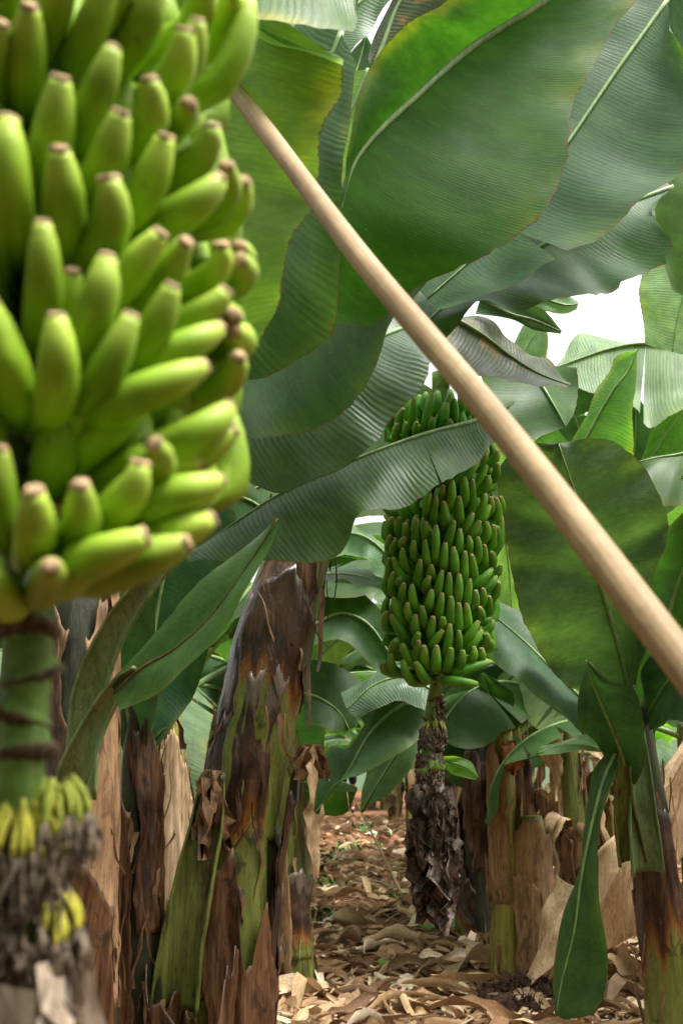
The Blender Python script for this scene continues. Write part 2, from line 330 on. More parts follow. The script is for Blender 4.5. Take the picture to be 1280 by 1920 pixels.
M['grass'] = simple('weed_green', (.07, .19, .025), .6, 40, .4)
M['skin'] = simple('person_skin', (.42, .22, .14), .6, 20, .1, .05)
M['black'] = simple('black_cloth', (.012, .012, .014), .8, 40, .3)
M['hair'] = simple('dark_hair', (.012, .009, .008), .6, 80, .4)
M['greyc'] = simple('grey_cloth', (.12, .12, .13), .8, 40, .3)
M['hose'] = simple('black_hose', (.05, .045, .045), .5, 20, .3)
M['metal'] = simple('pale_metal_post', (.55, .58, .56), .5, 8, .1)
M['root'] = simple('root_fibres', (.045, .022, .012), .95, 60, .6, 1.0)
def net_mat():
    s = NT('windbreak_net'); v = s.obj(); a = s.noise(v, .8, 3); c = s.mix(a, (.20, .34, .20), (.30, .44, .29))
    tr = s.n('BsdfTranslucent'); s.set(tr.inputs[0], c); mx = s.n('MixShader'); mx.inputs[0].default_value = .5
    s.t.links.new(s.prin(c, .9, .1), mx.inputs[1]); s.t.links.new(tr.outputs[0], mx.inputs[2]); return s.fin(mx.outputs[0])
M['net'] = net_mat()

# ------------------------------------------------------------------ ground
def gz(x, y):
    e = min(1, max(0, (abs(x - .1) - .6) / 1.2))
    return .05 * noise.noise((x * .7, y * .7, 0)) + .025 * noise.noise((x * 3, y * 3, 4)) + .05 * e * (0.5 + noise.noise((x * 1.3, y * 1.3, 9)))
def build_ground():
    xs = np.concatenate([np.linspace(-400, -14, 8)[:-1], np.linspace(-14, 14, 150), np.linspace(14, 400, 8)[1:]])
    ys = np.concatenate([np.linspace(-40, 1.5, 8)[:-1], np.linspace(1.5, 14, 120), np.linspace(14, 40, 60)[1:], np.linspace(40, 900, 10)[1:]])
    vs = [(x, y, gz(x, y)) for y in ys for x in xs]; nx = len(xs)
    fs = [(j*nx+i, j*nx+i+1, (j+1)*nx+i+1, (j+1)*nx+i) for j in range(len(ys)-1) for i in range(nx-1)]
    tag(mesh('ground', vs, fs, M['soil']), kind='structure')
build_ground()

# ------------------------------------------------------------------ leaves
def add_leaf(parent, mid, L, Rr, mat='leaf', rib=.009, name='leaf', ribmat='rib', ribn=None, **kw):
    """blade mesh + midrib as its child; coordinates are (px, py, Y)"""
    m, l, r = PP(mid), PP(L), PP(Rr)
    vs, fs, uv = blade(m, l, r, **kw)
    b = mesh(name, vs, fs, M[mat], parent, uv)
    if rib:
        mm = cr(m, 40); mm = [Vector(x) for x in mm]; tc_ = [(Vector((0, 0, HC)) - x).normalized() for x in mm]; mm = [x + t_ * rib * .55 for x, t_ in zip(mm, tc_)]      # the keel stands proud on the underside
        vs, fs, uv = tube(mm, [rib, rib * .75, rib * .25], 36, 8)
        mesh('midrib', vs, fs, M[ribmat], b if parent is not None else b, uv)
    return b
def solo_leaf(label, mid, L, Rr, group='large leaves of plants outside the picture', **kw):
    o = empty('banana_leaf', P(*mid[0]), label, 'leaf', group)
    add_leaf(o, mid, L, Rr, name='blade', **kw); return o

G_BIG = 'large leaves hanging over the path'
# main plant root (its trunk is built below)
MAIN_BASE = P(400, 2150, 3.75); MAIN_BASE.z = 0
main = empty('banana_plant', MAIN_BASE, 'large leaning banana plant with thick brown and green trunk, left of the path', 'banana plant')
RB = P(1235, 2050, 4.3); RB.z = 0
right = empty('banana_plant', RB, 'dark banana plant at the right edge with a tall upright backlit leaf', 'banana plant')

# --- overhead leaves
A_ = solo_leaf('yellow-edged drooping leaf directly right of the foreground bunch, its top margin folded over',
    mid=[(470, -10, 2.15), (430, 120, 2.2), (400, 350, 2.2), (375, 560, 2.2), (350, 760, 2.2)],
    L=[(330, -10, 2.4), (250, 150, 2.4), (220, 350, 2.4), (240, 560, 2.4), (300, 740, 2.3)],
    Rr=[(640, 118, 2.05), (632, 170, 2.05), (602, 260, 2.05), (592, 330, 2.06), (584, 395, 2.08), (548, 465, 2.08), (527, 530, 2.08), (520, 570, 2.1), (480, 635, 2.12), (420, 700, 2.15)],
    mat='leaf_yel', bulge=.10, ripple=.02, seed=1)
add_leaf(A_, name='folded_margin', mid=[(470, 42, 2.05), (530, 72, 2.04), (590, 98, 2.03), (643, 121, 2.02)], L=[(470, 38, 2.12), (530, 68, 2.11), (590, 95, 2.1), (643, 118, 2.06)],
    Rr=[(476, 52, 2.0), (530, 84, 1.99), (590, 112, 1.99), (632, 126, 2.01)], mat='leaf_pale', rib=0, bulge=.3, seed=101)
B_ = solo_leaf('strongly ribbed mid-green leaf between the yellow-edged leaf and the pole',
    mid=[(640, 60, 2.5), (575, 230, 2.5), (530, 400, 2.5), (470, 540, 2.5), (380, 600, 2.5)],
    L=[(560, 40, 2.6), (480, 220, 2.6), (430, 400, 2.6), (380, 480, 2.6), (330, 520, 2.6)],
    Rr=[(668, 120, 2.4), (656, 230, 2.35), (638, 330, 2.3), (640, 450, 2.3), (636, 560, 2.3), (622, 628, 2.32), (570, 665, 2.35), (510, 700, 2.38), (450, 712, 2.4), (380, 700, 2.42)],
    mat='leaf_rib', bulge=.12, ripple=.015, seed=2)
L1 = solo_leaf('huge smooth leaf across the top centre with a yellow patch on its lower margin',
    mid=[(1130, -90, 2.9), (1020, 0, 2.85), (890, 82, 2.8), (790, 170, 2.72), (668, 296, 2.62), (630, 420, 2.6), (600, 560, 2.62)],
    L=[(1000, -120, 2.6), (840, 0, 2.55), (757, 50, 2.5), (700, 118, 2.48), (664, 200, 2.46), (650, 285, 2.47), (640, 385, 2.52), (600, 480, 2.6), (580, 540, 2.62)],
    Rr=[(1290, -110, 3.05), (1185, 0, 2.95), (1130, 95, 2.88), (1098, 160, 2.82), (1072, 225, 2.78), (1055, 320, 2.75), (1015, 400, 2.72), (940, 462, 2.7), (860, 503, 2.7), (795, 530, 2.72), (760, 560, 2.74), (700, 610, 2.75), (620, 600, 2.66)],
    mat='leaf_yel2', rib=.016, bulge=-.10, bl=.10, ripple=.03, seed=3, nu=80, nv=12)
C_ = solo_leaf('smooth dark leaf curving below the ribbed leaf, left of the pole',
    mid=[(900, 300, 3.0), (760, 420, 2.95), (650, 560, 2.9), (520, 680, 2.9), (360, 740, 2.9)],
    L=[(820, 250, 3.05), (660, 350, 3.0), (560, 500, 3.0), (440, 600, 3.0), (330, 650, 3.0)],
    Rr=[(930, 400, 2.95), (840, 480, 2.9), (772, 560, 2.85), (735, 610, 2.8), (700, 690, 2.76), (655, 760, 2.76), (600, 798, 2.78), (520, 818, 2.8), (440, 828, 2.8), (350, 830, 2.85)],
    mat='leaf', bulge=.06, ripple=.02, seed=4)
D_ = add_leaf(main, name='leaf',
    mid=[(770, 610, 3.3), (700, 640, 3.2), (590, 730, 3.1), (470, 800, 3.05), (340, 850, 3.05)],
    L=[(690, 560, 3.3), (620, 600, 3.25), (520, 680, 3.2), (400, 740, 3.15), (300, 800, 3.15)],
    Rr=[(800, 640, 3.2), (803, 690, 3.12), (788, 735, 3.06), (725, 785, 3.02), (704, 830, 3.0), (665, 862, 3.0), (600, 890, 3.0), (530, 916, 3.0), (470, 905, 3.0), (400, 888, 3.0), (330, 880, 3.02)],
    mat='leaf_grey', bulge=.12, ripple=.03, seed=5, rf=8)
E_ = add_leaf(main, name='leaf',
    mid=[(960, 755, 3.65), (900, 785, 3.5), (800, 812, 3.4), (720, 840, 3.35), (620, 880, 3.3), (520, 928, 3.25), (440, 980, 3.2), (360, 1035, 3.2)],
    L=[(950, 800, 3.8), (890, 850, 3.75), (800, 870, 3.7), (700, 900, 3.65), (620, 940, 3.6), (520, 970, 3.55), (440, 1010, 3.5), (360, 1045, 3.4)],
    Rr=[(935, 800, 3.55), (915, 843, 3.4), (870, 882, 3.3), (812, 922, 3.22), (770, 935, 3.2), (700, 962, 3.15), (672, 975, 3.12), (640, 1018, 3.1), (560, 1050, 3.08), (500, 1058, 3.06), (430, 1052, 3.06), (355, 1060, 3.1)],
    mat='leaf_rib', rib=.008, bulge=.14, bl=.05, ripple=.035, seed=6, tears=[(1, .36, .004)], rf=7)
F_ = solo_leaf('broad dark hazy leaf at top right, behind the huge smooth leaf',
    mid=[(1250, 0, 3.5), (1150, 140, 3.45), (1040, 300, 3.4), (920, 450, 3.35), (800, 560, 3.3)],
    L=[(1150, -20, 3.6), (1000, 100, 3.6), (900, 250, 3.5), (820, 400, 3.45), (760, 520, 3.4)],
    Rr=[(1255, 60, 3.3), (1300, 130, 3.2), (1330, 220, 3.15), (1290, 290, 3.1), (1245, 335, 3.1), (1200, 388, 3.1), (1130, 450, 3.1), (1040, 488, 3.12), (975, 528, 3.15), (900, 548, 3.2), (820, 580, 3.25)],
    mat='leaf_brown', bulge=-.1, bl=.05, ripple=.04, seed=7, tears=[(1, .74, .012)])
H_ = solo_leaf('dark leaf with ragged brown margin just above the white sky gap',
    mid=[(1260, 350, 3.75), (1130, 400, 3.65), (980, 480, 3.6), (850, 560, 3.5), (790, 610, 3.4)],
    L=[(1200, 280, 3.9), (1050, 330, 3.8), (900, 420, 3.7), (800, 520, 3.6), (760, 590, 3.5)],
    Rr=[(1218, 380, 3.6), (1240, 430, 3.5), (1258, 480, 3.45), (1200, 508, 3.42), (1140, 542, 3.4), (1080, 562, 3.4), (1000, 578, 3.4), (940, 582, 3.4), (895, 578, 3.4), (860, 600, 3.4), (820, 640, 3.4)],
    mat='leaf_brown', bulge=-.06, ripple=.04, seed=8, rf=7, jag=.03)
G2 = solo_leaf('dark leaf filling the top right corner of the photo',
    mid=[(1110, 170, 3.8), (1150, 90, 3.7), (1230, 0, 3.6), (1330, -90, 3.5)],
    L=[(1100, 120, 3.8), (1120, 60, 3.7), (1180, -20, 3.6), (1260, -120, 3.5)],
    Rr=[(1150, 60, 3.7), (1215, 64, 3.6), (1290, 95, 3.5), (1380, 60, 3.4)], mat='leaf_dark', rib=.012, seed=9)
# top centre pieces
solo_leaf('yellow-green leaf end cropped by the top edge above the bunch and pole',
    mid=[(300, -70, 2.0), (420, -60, 2.0), (560, -70, 2.05), (680, -90, 2.1)], L=[(300, -200, 2.2), (450, -190, 2.2), (560, -180, 2.2), (690, -160, 2.2)],
    Rr=[(300, 30, 1.9), (440, 40, 1.9), (560, 50, 1.92), (645, 56, 1.95), (668, 45, 2.0), (673, -20, 2.05)], mat='leaf_yel', bulge=.05, seed=10, rib=.01)
solo_leaf('pale ribbed leaf behind the folded yellow-edged leaf, near the top centre sky gap',
    mid=[(760, -90, 3.1), (690, -10, 3.05), (600, 70, 3.0), (540, 150, 2.95), (500, 260, 2.95)], L=[(640, -120, 3.1), (560, 0, 3.1), (520, 80, 3.0), (480, 180, 3.0), (470, 270, 3.0)],
    Rr=[(800, -60, 3.0), (715, 20, 3.0), (685, 70, 2.95), (655, 115, 2.92), (640, 180, 2.9), (600, 300, 2.9)], mat='leaf_rib', seed=11, bulge=.05)
solo_leaf('small dark rounded leaf tip below the top centre sky gap',
    mid=[(600, 330, 3.6), (640, 210, 3.6), (672, 120, 3.6), (685, 72, 3.6)], L=[(560, 300, 3.6), (610, 190, 3.6), (650, 110, 3.6), (685, 70, 3.6)],
    Rr=[(690, 330, 3.6), (706, 200, 3.6), (703, 105, 3.6), (686, 70, 3.6)], mat='leaf_dark', seed=12)
solo_leaf('bright green sliver of leaf between the yellow-edged leaf and the huge leaf',
    mid=[(690, 130, 3.3), (650, 220, 3.3), (610, 300, 3.3), (560, 420, 3.3)], L=[(600, 150, 3.3), (570, 230, 3.3), (550, 330, 3.3), (520, 420, 3.3)],
    Rr=[(720, 200, 3.3), (700, 280, 3.3), (660, 350, 3.3), (620, 430, 3.3)], mat='leaf_lite', seed=13)
solo_leaf('withered curled leaf end against the sky at the top centre',
    mid=[(700, 130, 3.4), (722, 70, 3.4), (745, 10, 3.4), (790, -60, 3.4)], L=[(692, 110, 3.4), (712, 50, 3.4), (735, 0, 3.4), (770, -70, 3.4)],
    Rr=[(760, 110, 3.5), (800, 60, 3.5), (850, 20, 3.5), (920, -40, 3.5)], mat='leaf_with', seed=14)

# ------------------------------------------------------------------ prop pole
pa, pb_ = P(441, 178, 2.10), P(1280, 1236, 1.10)
dv = (pb_ - pa).normalized(); top = pa - dv * .5; bot = pb_ + dv * ((pb_.z - 0.0) / -dv.z)
pole = empty('prop_pole', bot, 'long smooth wooden prop pole crossing the picture diagonally', 'pole')
wb = Vector((.004, 0, .003)); vs, fs, uv = tube([top, top.lerp(bot, .15) + wb, top.lerp(bot, .3) - wb, top.lerp(bot, .42) + wb * .6, top.lerp(bot, .55) - wb, top.lerp(bot, .75) + wb, bot], [.0185, .0195, .0192, .0203, .0205, .0212, .0215], 120, 20, bump=.07)
mesh('shaft', vs, fs, M['pole'], pole, uv)
q = top.lerp(bot, .02); vs, fs, uv = tube([q, q - dv * .02], [.0215, .0215], 3, 16); mesh('end_cap', vs, fs, M['hose'], pole, uv)

# ------------------------------------------------------------------ bananas
def banana(parent, tip, belly, attach, rad, mat, tipmat, n=16, m=12):
    """curved fruit: attach (at the stalk) -> belly -> tip, with a withered flower end as its child"""
    t, b, a = Vector(tip), Vector(belly), Vector(attach); kk = random.uniform(-.35, .35); t = t + Vector((random.uniform(-1, 1), random.uniform(-1, 1), random.uniform(-1, 1))) * rad * .22
    c = cr([a, a.lerp(b, .62) + Vector((0, 0, -rad * .4)), b, b.lerp(t, .5) + (b - a).normalized() * rad * (.35 + kk), t], 40)
    L = np.concatenate([[0], np.cumsum(np.linalg.norm(np.diff(c, axis=0), axis=1))]); L /= L[-1]
    ss = np.array([0, .06, .13, .21, .30, .40, .52, .64, .74, .82, .88, .925, .955, .98, 1.0, 1.004])
    pr = np.array([.42, .44, .58, .80, .94, 1.0, 1.02, 1.02, .99, .92, .81, .68, .56, .49, .47, .05])
    T, U, V = frames(c); vs, fs, uv = [], [], []
    for k, (s, p) in enumerate(zip(ss, pr)):
        i = min(39, int(np.searchsorted(L, min(s, 1)))); ctr = c[i]
        for j in range(m):
            an = 2 * math.pi * j / m; rr = rad * p * (1 + .035 * math.cos(5 * an) * min(1, p))
            vs.append(ctr + (U[i] * math.cos(an) + V[i] * math.sin(an)) * rr); uv.append((s, j / m * 2 - 1))
    nn = len(ss)
    for i in range(nn - 1):
        for j in range(m): k = (j + 1) % m; fs.append((i*m+j, i*m+k, (i+1)*m+k, (i+1)*m+j))
    if parent is None: return vs, fs, uv
    o = mesh('banana', vs, fs, M[mat], parent, uv)
    tt = Vector(T[-1]); e = Vector(c[-1])
    vs, fs, uv = tube([e - tt * rad * .08, e + tt * rad * .10, e + tt * rad * .26], [rad * .46, rad * .48, rad * .36], 5, 10, bump=.35, seed=random.random() * 9)
    mesh('fruit_tip', vs, fs, M[tipmat], o, uv)
    return o
def bunch_fruit(root, data, xa, Dax, Rm, rad, mat, tipmat, cap=100):
    """data: (tipx, tipy, bellyx, bellyy[, r scale]); positions on a cylinder of radius Rm round the stalk axis"""
    rest = ([], [], [])
    for k, d in enumerate(data):
        tx, ty, bx, by = d[:4]; s = d[4] if len(d) > 4 else 1.0
        def on(px, py, f):
            dx = (px - (xa[0] + (py - xa[1]) * xa[2])) / FPX * Dax; dx = max(-Rm * f * .985, min(Rm * f * .985, dx)); 
            return P(px, py, Dax - math.sqrt(max((Rm * f) ** 2 - dx ** 2, 0)))
        T = on(tx, ty, s * 1.06); B = on(bx, by, s * .87)
        ax = P(xa[0] + (by - xa[1]) * xa[2], by, Dax)
        B = B + (Vector((T.x, T.y, B.z)) - B) * .1; B.z += rad * (.85 if Dax < 2 else .25)
        att = ax.lerp(B, .22); att.z = B.z + rad * .4
        if k < cap: banana(root, T, B, att, rad * (d[5] if len(d) > 5 else 1) * random.uniform(.88, 1.06), mat, tipmat)
        else:
            v, f, u = banana(None, T, B, att, rad, mat, tipmat); o = len(rest[0]); rest[0].extend(v); rest[1].extend([tuple(i + o for i in q) for q in f]); rest[2].extend(u)
    return rest
def fill_fruit(rest, top, bot, Rm, rad, rows, per, a0, a1, mat):
    """further fruit of the bunch: rows of hands round the stalk between angles a0..a1"""
    for i in range(rows):
        c = top.lerp(bot, (i + .5) / rows)
        for j in range(per):
            a = a0 + (a1 - a0) * (j + random.uniform(.3, .7)) / per; d = Vector((math.sin(a), -math.cos(a), 0))
            T = c + d * Rm * random.uniform(.92, 1.05) + Vector((0, 0, rad * random.uniform(3.2, 4.4))); B = c + d * Rm * 1.0 - Vector((0, 0, rad * random.uniform(0, 1)))
            v, f, u = banana(None, T, B, c + d * Rm * .2, rad, mat, mat, m=8); o = len(rest[0]); rest[0].extend(v); rest[1].extend([tuple(k + o for k in q) for q in f]); rest[2].extend(u)
# foreground bunch
FD = .95
fb = empty('banana_bunch', P(60, 1000, FD), 'big blurred light green banana bunch filling the upper left foreground', 'banana bunch')
FRONT = [(65,22,45,170),(5,55,-30,190),(210,92,160,250),(115,142,90,320),(366,45,330,185),(345,65,310,200),(287,152,272,285),(228,205,185,360),(360,188,335,262),(402,240,350,345),
 (20,226,18,450,1,1.05),(120,282,120,450),(318,258,262,405),(204,340,200,480),(402,335,320,440),(432,312,400,430),(465,340,430,440),(80,420,80,620),(292,436,225,560),(350,462,300,560),
 (415,465,370,570),(443,485,415,570),(447,460,425,540),(192,490,155,670),(326,535,265,680),(415,555,340,640),(440,590,400,640),(100,600,104,780,1.04),(238,597,172,770),(412,622,285,705),
 (377,685,210,790,1.05),(440,625,420,690),(452,680,400,760),(428,770,310,870),(440,805,350,890),(292,835,285,920),(263,872,215,990),(160,905,150,1030),(68,925,65,1045,1.05),(5,850,-5,1020),
 (402,905,270,975),(395,975,300,1040),(262,1010,140,1095,1),(355,1012,240,1090),(90,1055,90,1120,1.03),(-30,560,30,760,1.03),(-60,1040,-10,1140),(-60,420,-60,600),(-70,700,-40,900),(0,400,-20,520,.9),
 (470,5,395,195,1.02),(300,-40,250,110),(210,-60,150,120),(140,-70,80,90),(380,-60,360,90),(440,-20,410,110),(250,-90,190,60),(60,-120,10,20),(130,520,120,640,.85),(280,740,150,870,.8),
 (150,760,110,860,.75),(380,860,250,900,.9),(200,640,190,700,.85)]
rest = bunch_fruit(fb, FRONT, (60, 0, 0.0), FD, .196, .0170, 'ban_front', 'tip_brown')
fill_fruit(rest, P(60, -60, FD), P(60, 1010, FD), .15, .018, 8, 9, R(-100), R(100), 'ban_front')
fill_fruit(rest, P(60, -60, FD), P(60, 960, FD), .18, .019, 7, 9, R(100), R(260), 'ban_front')
o = mesh('banana', rest[0], rest[1], M['ban_front'], fb, rest[2]); tag(o, kind='stuff')
# stalk with bract scars
def stalk(root, pts, rads, rings, mat='stalk', ringrad=1.0):
    vs, fs, uv = tube(pts, rads, 60, 16, bump=.12, seed=3); mesh('stalk', vs, fs, M[mat], root, uv)
    c = cr(pts, 100)
    for k, (t, tilt) in enumerate(rings):
        p = Vector(c[int(t * 99)]); r = np.interp(t, np.linspace(0, 1, len(rads)), rads) * ringrad; ph = k * 2.4
        V, F, U = [], [], []; V2, F2, U2 = [], [], []; n = 40
        for i in range(n):
            a = 2 * math.pi * i / n; w_ = .5 + .5 * math.cos(a - ph); d = Vector((math.cos(a), math.sin(a), 0)); zt = tilt * r * math.cos(a - ph)
            for j, (q, z) in enumerate(((.98, .55), (1.03, .25), (1.08 + .30 * w_, .02), (1.06 + .28 * w_, -.12), (.97, -.32))): V.append(p + d * r * q + Vector((0, 0, z * r * (.5 + w_) + zt))); U.append((0, 0))
            jg = .10 * noise.noise((math.cos(a) * 6, math.sin(a) * 6, k))
            for j, (q, z) in enumerate(((1.06 + .28 * w_ + jg, .10), (1.14 + .40 * w_ + jg * 2.5, -.08), (1.0 + .1 * w_, -.38 + jg * 2))): V2.append(p + d * r * q + Vector((0, 0, z * r * (.5 + w_) + zt - .02 * r))); U2.append((0, 0))
        for i in range(n):
            i2 = (i + 1) % n
            for j in range(4): F.append((i*5+j, i2*5+j, i2*5+j+1, i*5+j+1))
            for j in range(2): F2.append((i*3+j, i2*3+j, i2*3+j+1, i*3+j+1))
        o_ = mesh('bract_scar', V, F, M['stalk'], root, U); mesh('scar_rim', V2, F2, M['tip_dark'], o_, U2)
stalk(fb, [P(60, -60, FD), P(58, 700, FD), P(55, 1150, FD - .01), P(48, 1350, FD - .02), P(40, 1500, FD - .03), P(45, 1760, FD - .03)], [.03, .028, .026, .024, .021, .018],
      [(.655, .3), (.695, .4), (.735, .35), (.775, .4), (.81, .35), (.845, .2)])
def flower_cluster(root, c, r, n, ln, spread, mat, mat2, down=1.0, w=.004):
    w0 = w
    """a ring of withered little flowers: yellow bases and a dark frayed beard"""
    va, fa, ua = [], [], []; vb, fb_, ub = [], [], []
    for k in range(n):
        a = 2 * math.pi * k / n + random.uniform(-.25, .25); d = Vector((math.cos(a), math.sin(a), 0)); w = w0 * random.uniform(.55, 1.15)
        s = c + d * r * .8 + Vector((0, 0, random.uniform(-.4, .2) * ln)); e = s + d * spread * random.uniform(.7, 1.2) + Vector((0, 0, -ln * random.uniform(.8, 1.15)))
        v, f, u = tube([s, s.lerp(e, .5) + d * spread * .25, e], [w, w * 1.15, w * .7], 6, 6); o = len(va); va += v; fa += [tuple(i + o for i in q) for q in f]; ua += u
        for q_ in range(4):
            g = e + Vector((random.uniform(-1, 1), random.uniform(-1, 1), random.uniform(-.4, .3))) * w; h = g + Vector((random.uniform(-.5, .5), random.uniform(-.5, .5), -random.uniform(.7, 1.8))) * ln * .8
            v, f, u = tube([g, g.lerp(h, .5) + Vector((random.uniform(-1, 1), random.uniform(-1, 1), 0)) * w, h], [w * .8, w * random.uniform(.5, 1.2), w * .2], 5, 5, bump=.5, seed=q_)
            o = len(vb); vb += v; fb_ += [tuple(i + o for i in q) for q in f]; ub += u
    mesh('flower_bases', va, fa, M[mat], root, ua); mesh('withered_flowers', vb, fb_, M[mat2], root, ub)
flower_cluster(fb, P(45, 1500, FD - .03), .022, 46, .036, .018, 'flower', 'wither', w=.0030)
flower_cluster(fb, P(110, 1468, FD - .03), .014, 26, .030, .014, 'flower_green', 'wither', w=.0030)
flower_cluster(fb, P(25, 1640, FD - .03), .022, 34, .014, .014, 'flower', 'wither', w=.003)
flower_cluster(fb, P(100, 1680, FD - .03), .013, 26, .026, .014, 'flower', 'wither', w=.0028)
def shag(root, pts, rad, n, ln, w, mat, name, seed=0, flare=.3, crum=1.0):
    """loose shaggy flakes hanging round an axis"""
    rs = random.Random(seed); c = cr(pts, 50); vs, fs, uv = [], [], []
    for k in range(n):
        t = rs.random(); p = Vector(c[int(t * 49)]); rr = np.interp(t, np.linspace(0, 1, len(rad)), rad); a = rs.uniform(0, 6.283)
        d = Vector((math.cos(a), math.sin(a), 0)); sd_ = Vector((-math.sin(a), math.cos(a), 0)); l = ln * rs.uniform(.5, 1.3); ww = w * rs.uniform(.5, 1.3)
        base = len(vs); tw = rs.uniform(-.6, .6); cu = rs.uniform(-.5, .9)
        for i in range(6):
            s = i / 5; cen = p + d * rr * (.85 + flare * s * rs.uniform(.6, 1)) + Vector((0, 0, -l * s)) + sd_ * tw * l * s * .5
            for j in range(5):
                x = (j / 4 - .5) * 2; prof = math.sin(math.pi * min(1, .25 + .8 * s)) ** .6 if s < 1 else .15
                vs.append(cen + sd_ * x * ww * .5 * prof + d * (cu * (x * x) * ww * .35 + rs.uniform(-.05, .05) * ww) + d * .28 * l * crum * noise.noise((s * 4 + k, x * 1.6, k * .7)) + sd_ * .2 * l * crum * noise.noise((s * 4 + k, x, k + 9))); uv.append((s, x))
        for i in range(5):
            for j in range(4): q0 = base + i*5 + j; fs.append((q0, q0+1, q0+6, q0+5))
    return mesh(name, vs, fs, M[mat], root, uv)
shag(fb, [P(35, 1570, FD - .03), P(45, 1650, FD - .03), P(55, 1760, FD - .03)], [.028, .03, .034], 120, .03, .014, 'wither', 'withered_flowers', 5)
shag(fb, [P(45, 1760, FD - .03), P(45, 1880, FD - .03), P(45, 2100, FD)], [.03, .045, .04], 70, .05, .03, 'bract_dark', 'withered_bracts', 6)
shag(fb, [P(35, 1750, FD - .04), P(30, 1860, FD - .06)], [.022, .04], 16, .13, .085, 'paper', 'papery_bracts', 11, flare=.5, crum=.6)

# far bunch (hangs from the main plant)
BD = 3.9
far = empty('banana_bunch', P(825, 1000, BD), 'full dark green banana bunch hanging behind the pole over the path', 'banana bunch')
raw = """410 125 370 350;520 135 455 300;545 160 545 280;310 150 300 320;235 215 230 320;175 250 175 340;210 305 205 410;265 300 262 395;318 300 320 380;418 265 410 340;500 185 480 310;525 275 515 330
690 530 590 640;800 550 790 640;735 555 680 670;750 620 710 710;800 470 760 550;740 480 700 540;610 630 605 780;655 640 650 820;538 655 520 810;480 680 470 760;435 740 425 900;485 770 500 920;570 740 575 910;405 720 380 850
730 725 690 860;770 750 750 850;800 755 790 910;820 750 815 850;660 850 590 950;755 800 690 900;265 900 260 1010;318 885 318 1030;380 890 378 1010;438 915 435 1130;540 890 500 1050;575 940 565 1080;215 870 210 980;175 870 180 960
630 975 625 1080;685 990 680 1130;725 1035 725 1170;700 900 640 980;740 900 720 1010;780 915 760 1060;830 870 800 1080;770 1075 760 1180;250 990 250 1050;310 1010 315 1110;370 1000 390 1160;245 1055 260 1180;195 1000 195 1100;165 980 160 1060
490 1020 485 1180;545 1045 545 1210;610 1070 605 1240;655 1090 665 1230;190 1110 260 1260;340 1120 325 1270;410 1150 405 1220;395 1220 375 1300;470 1180 440 1340;520 1205 510 1360;580 1210 560 1380;635 1235 615 1400;770 1180 670 1270;830 1150 790 1220;800 1225 720 1310;155 1110 160 1240
245 1270 245 1370;290 1275 315 1410;180 1200 190 1330;415 1300 395 1420;470 1330 455 1470;525 1350 520 1520;575 1380 570 1550;625 1385 625 1530;680 1310 660 1410;722 1295 715 1400;760 1340 750 1450;700 1410 700 1490;190 1350 240 1500;270 1380 285 1480;350 1400 370 1520;175 1450 260 1590;140 1440 150 1540;310 1450 320 1570;425 1465 400 1600
475 1545 400 1650;518 1515 500 1690;578 1545 565 1670;690 1495 610 1610;775 1490 720 1560;715 1550 630 1650;660 1640 640 1740;715 1660 690 1750;330 1615 325 1720;372 1635 375 1750;437 1640 437 1770;528 1645 505 1770;595 1655 575 1770;235 1630 290 1740;165 1690 205 1800;240 1720 290 1850;320 1735 370 1830;755 1725 540 1800;690 1870 480 1850
810 1250 780 1360;230 1230 230 1275;480 1460 475 1530;340 1555 320 1640;735 1565 720 1640;765 1605 740 1660;200 1605 180 1700;130 1730 150 1800;800 920 780 1050"""
FAR = []
for d in raw.replace('\n', ';').split(';'):
    a, b, c, e = [float(x) for x in d.split()]; FAR.append((680 + a/3.2, 700 + b/3.2, 680 + c/3.2, 700 + e/3.2))
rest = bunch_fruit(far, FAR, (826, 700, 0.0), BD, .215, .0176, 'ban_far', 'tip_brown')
fill_fruit(rest, P(826, 760, BD), P(826, 1230, BD), .135, .018, 10, 10, R(-95), R(95), 'ban_far')
fill_fruit(rest, P(826, 740, BD), P(826, 1230, BD), .20, .018, 10, 10, R(95), R(265), 'ban_far')
tag(mesh('banana', rest[0], rest[1], M['ban_far'], far, rest[2]), kind='stuff')
stalk(far, [P(826, 700, BD), P(822, 1250, BD), P(808, 1340, BD), P(800, 1450, BD), P(806, 1600, BD)], [.035, .032, .027, .024, .02], [(.70, .3), (.74, .3), (.78, .3)])
flower_cluster(far, P(812, 1348, BD), .028, 22, .03, .02, 'flower_green', 'wither', w=.0045)
shag(far, [P(818, 1310, BD), P(814, 1350, BD)], [.028, .032], 60, .04, .012, 'wither', 'withered_flowers', 12, flare=.3)
shag(far, [P(812, 1365, BD), P(805, 1390, BD)], [.045, .04], 160, .035, .014, 'wither', 'withered_flowers', 2)
shag(far, [P(806, 1410, BD), P(804, 1470, BD)], [.05, .05], 260, .035, .014, 'wither', 'withered_flowers', 3, flare=.15)
vs, fs, uv = tube([P(800, 1436, BD)] * 1 + [P(806, 1438, BD), P(806, 1444, BD)], [.05, .056, .05], 5, 14); mesh('bract_scar', vs, fs, M['stalk'], far, uv)
shag(far, [P(808, 1470, BD), P(815, 1560, BD), P(812, 1640, BD), P(820, 1672, BD)], [.035, .062, .045, .02], 110, .15, .10, 'bract_dark', 'withered_bracts', 4, flare=.25)
vs, fs, uv = tube([P(808, 1450, BD), P(815, 1560, BD), P(812, 1640, BD), P(826, 1712, BD)], [.038, .055, .04, .012], 30, 16, bump=.5, seed=3); mesh('withered_bud', vs, fs, M['bract_dark'], far, uv)

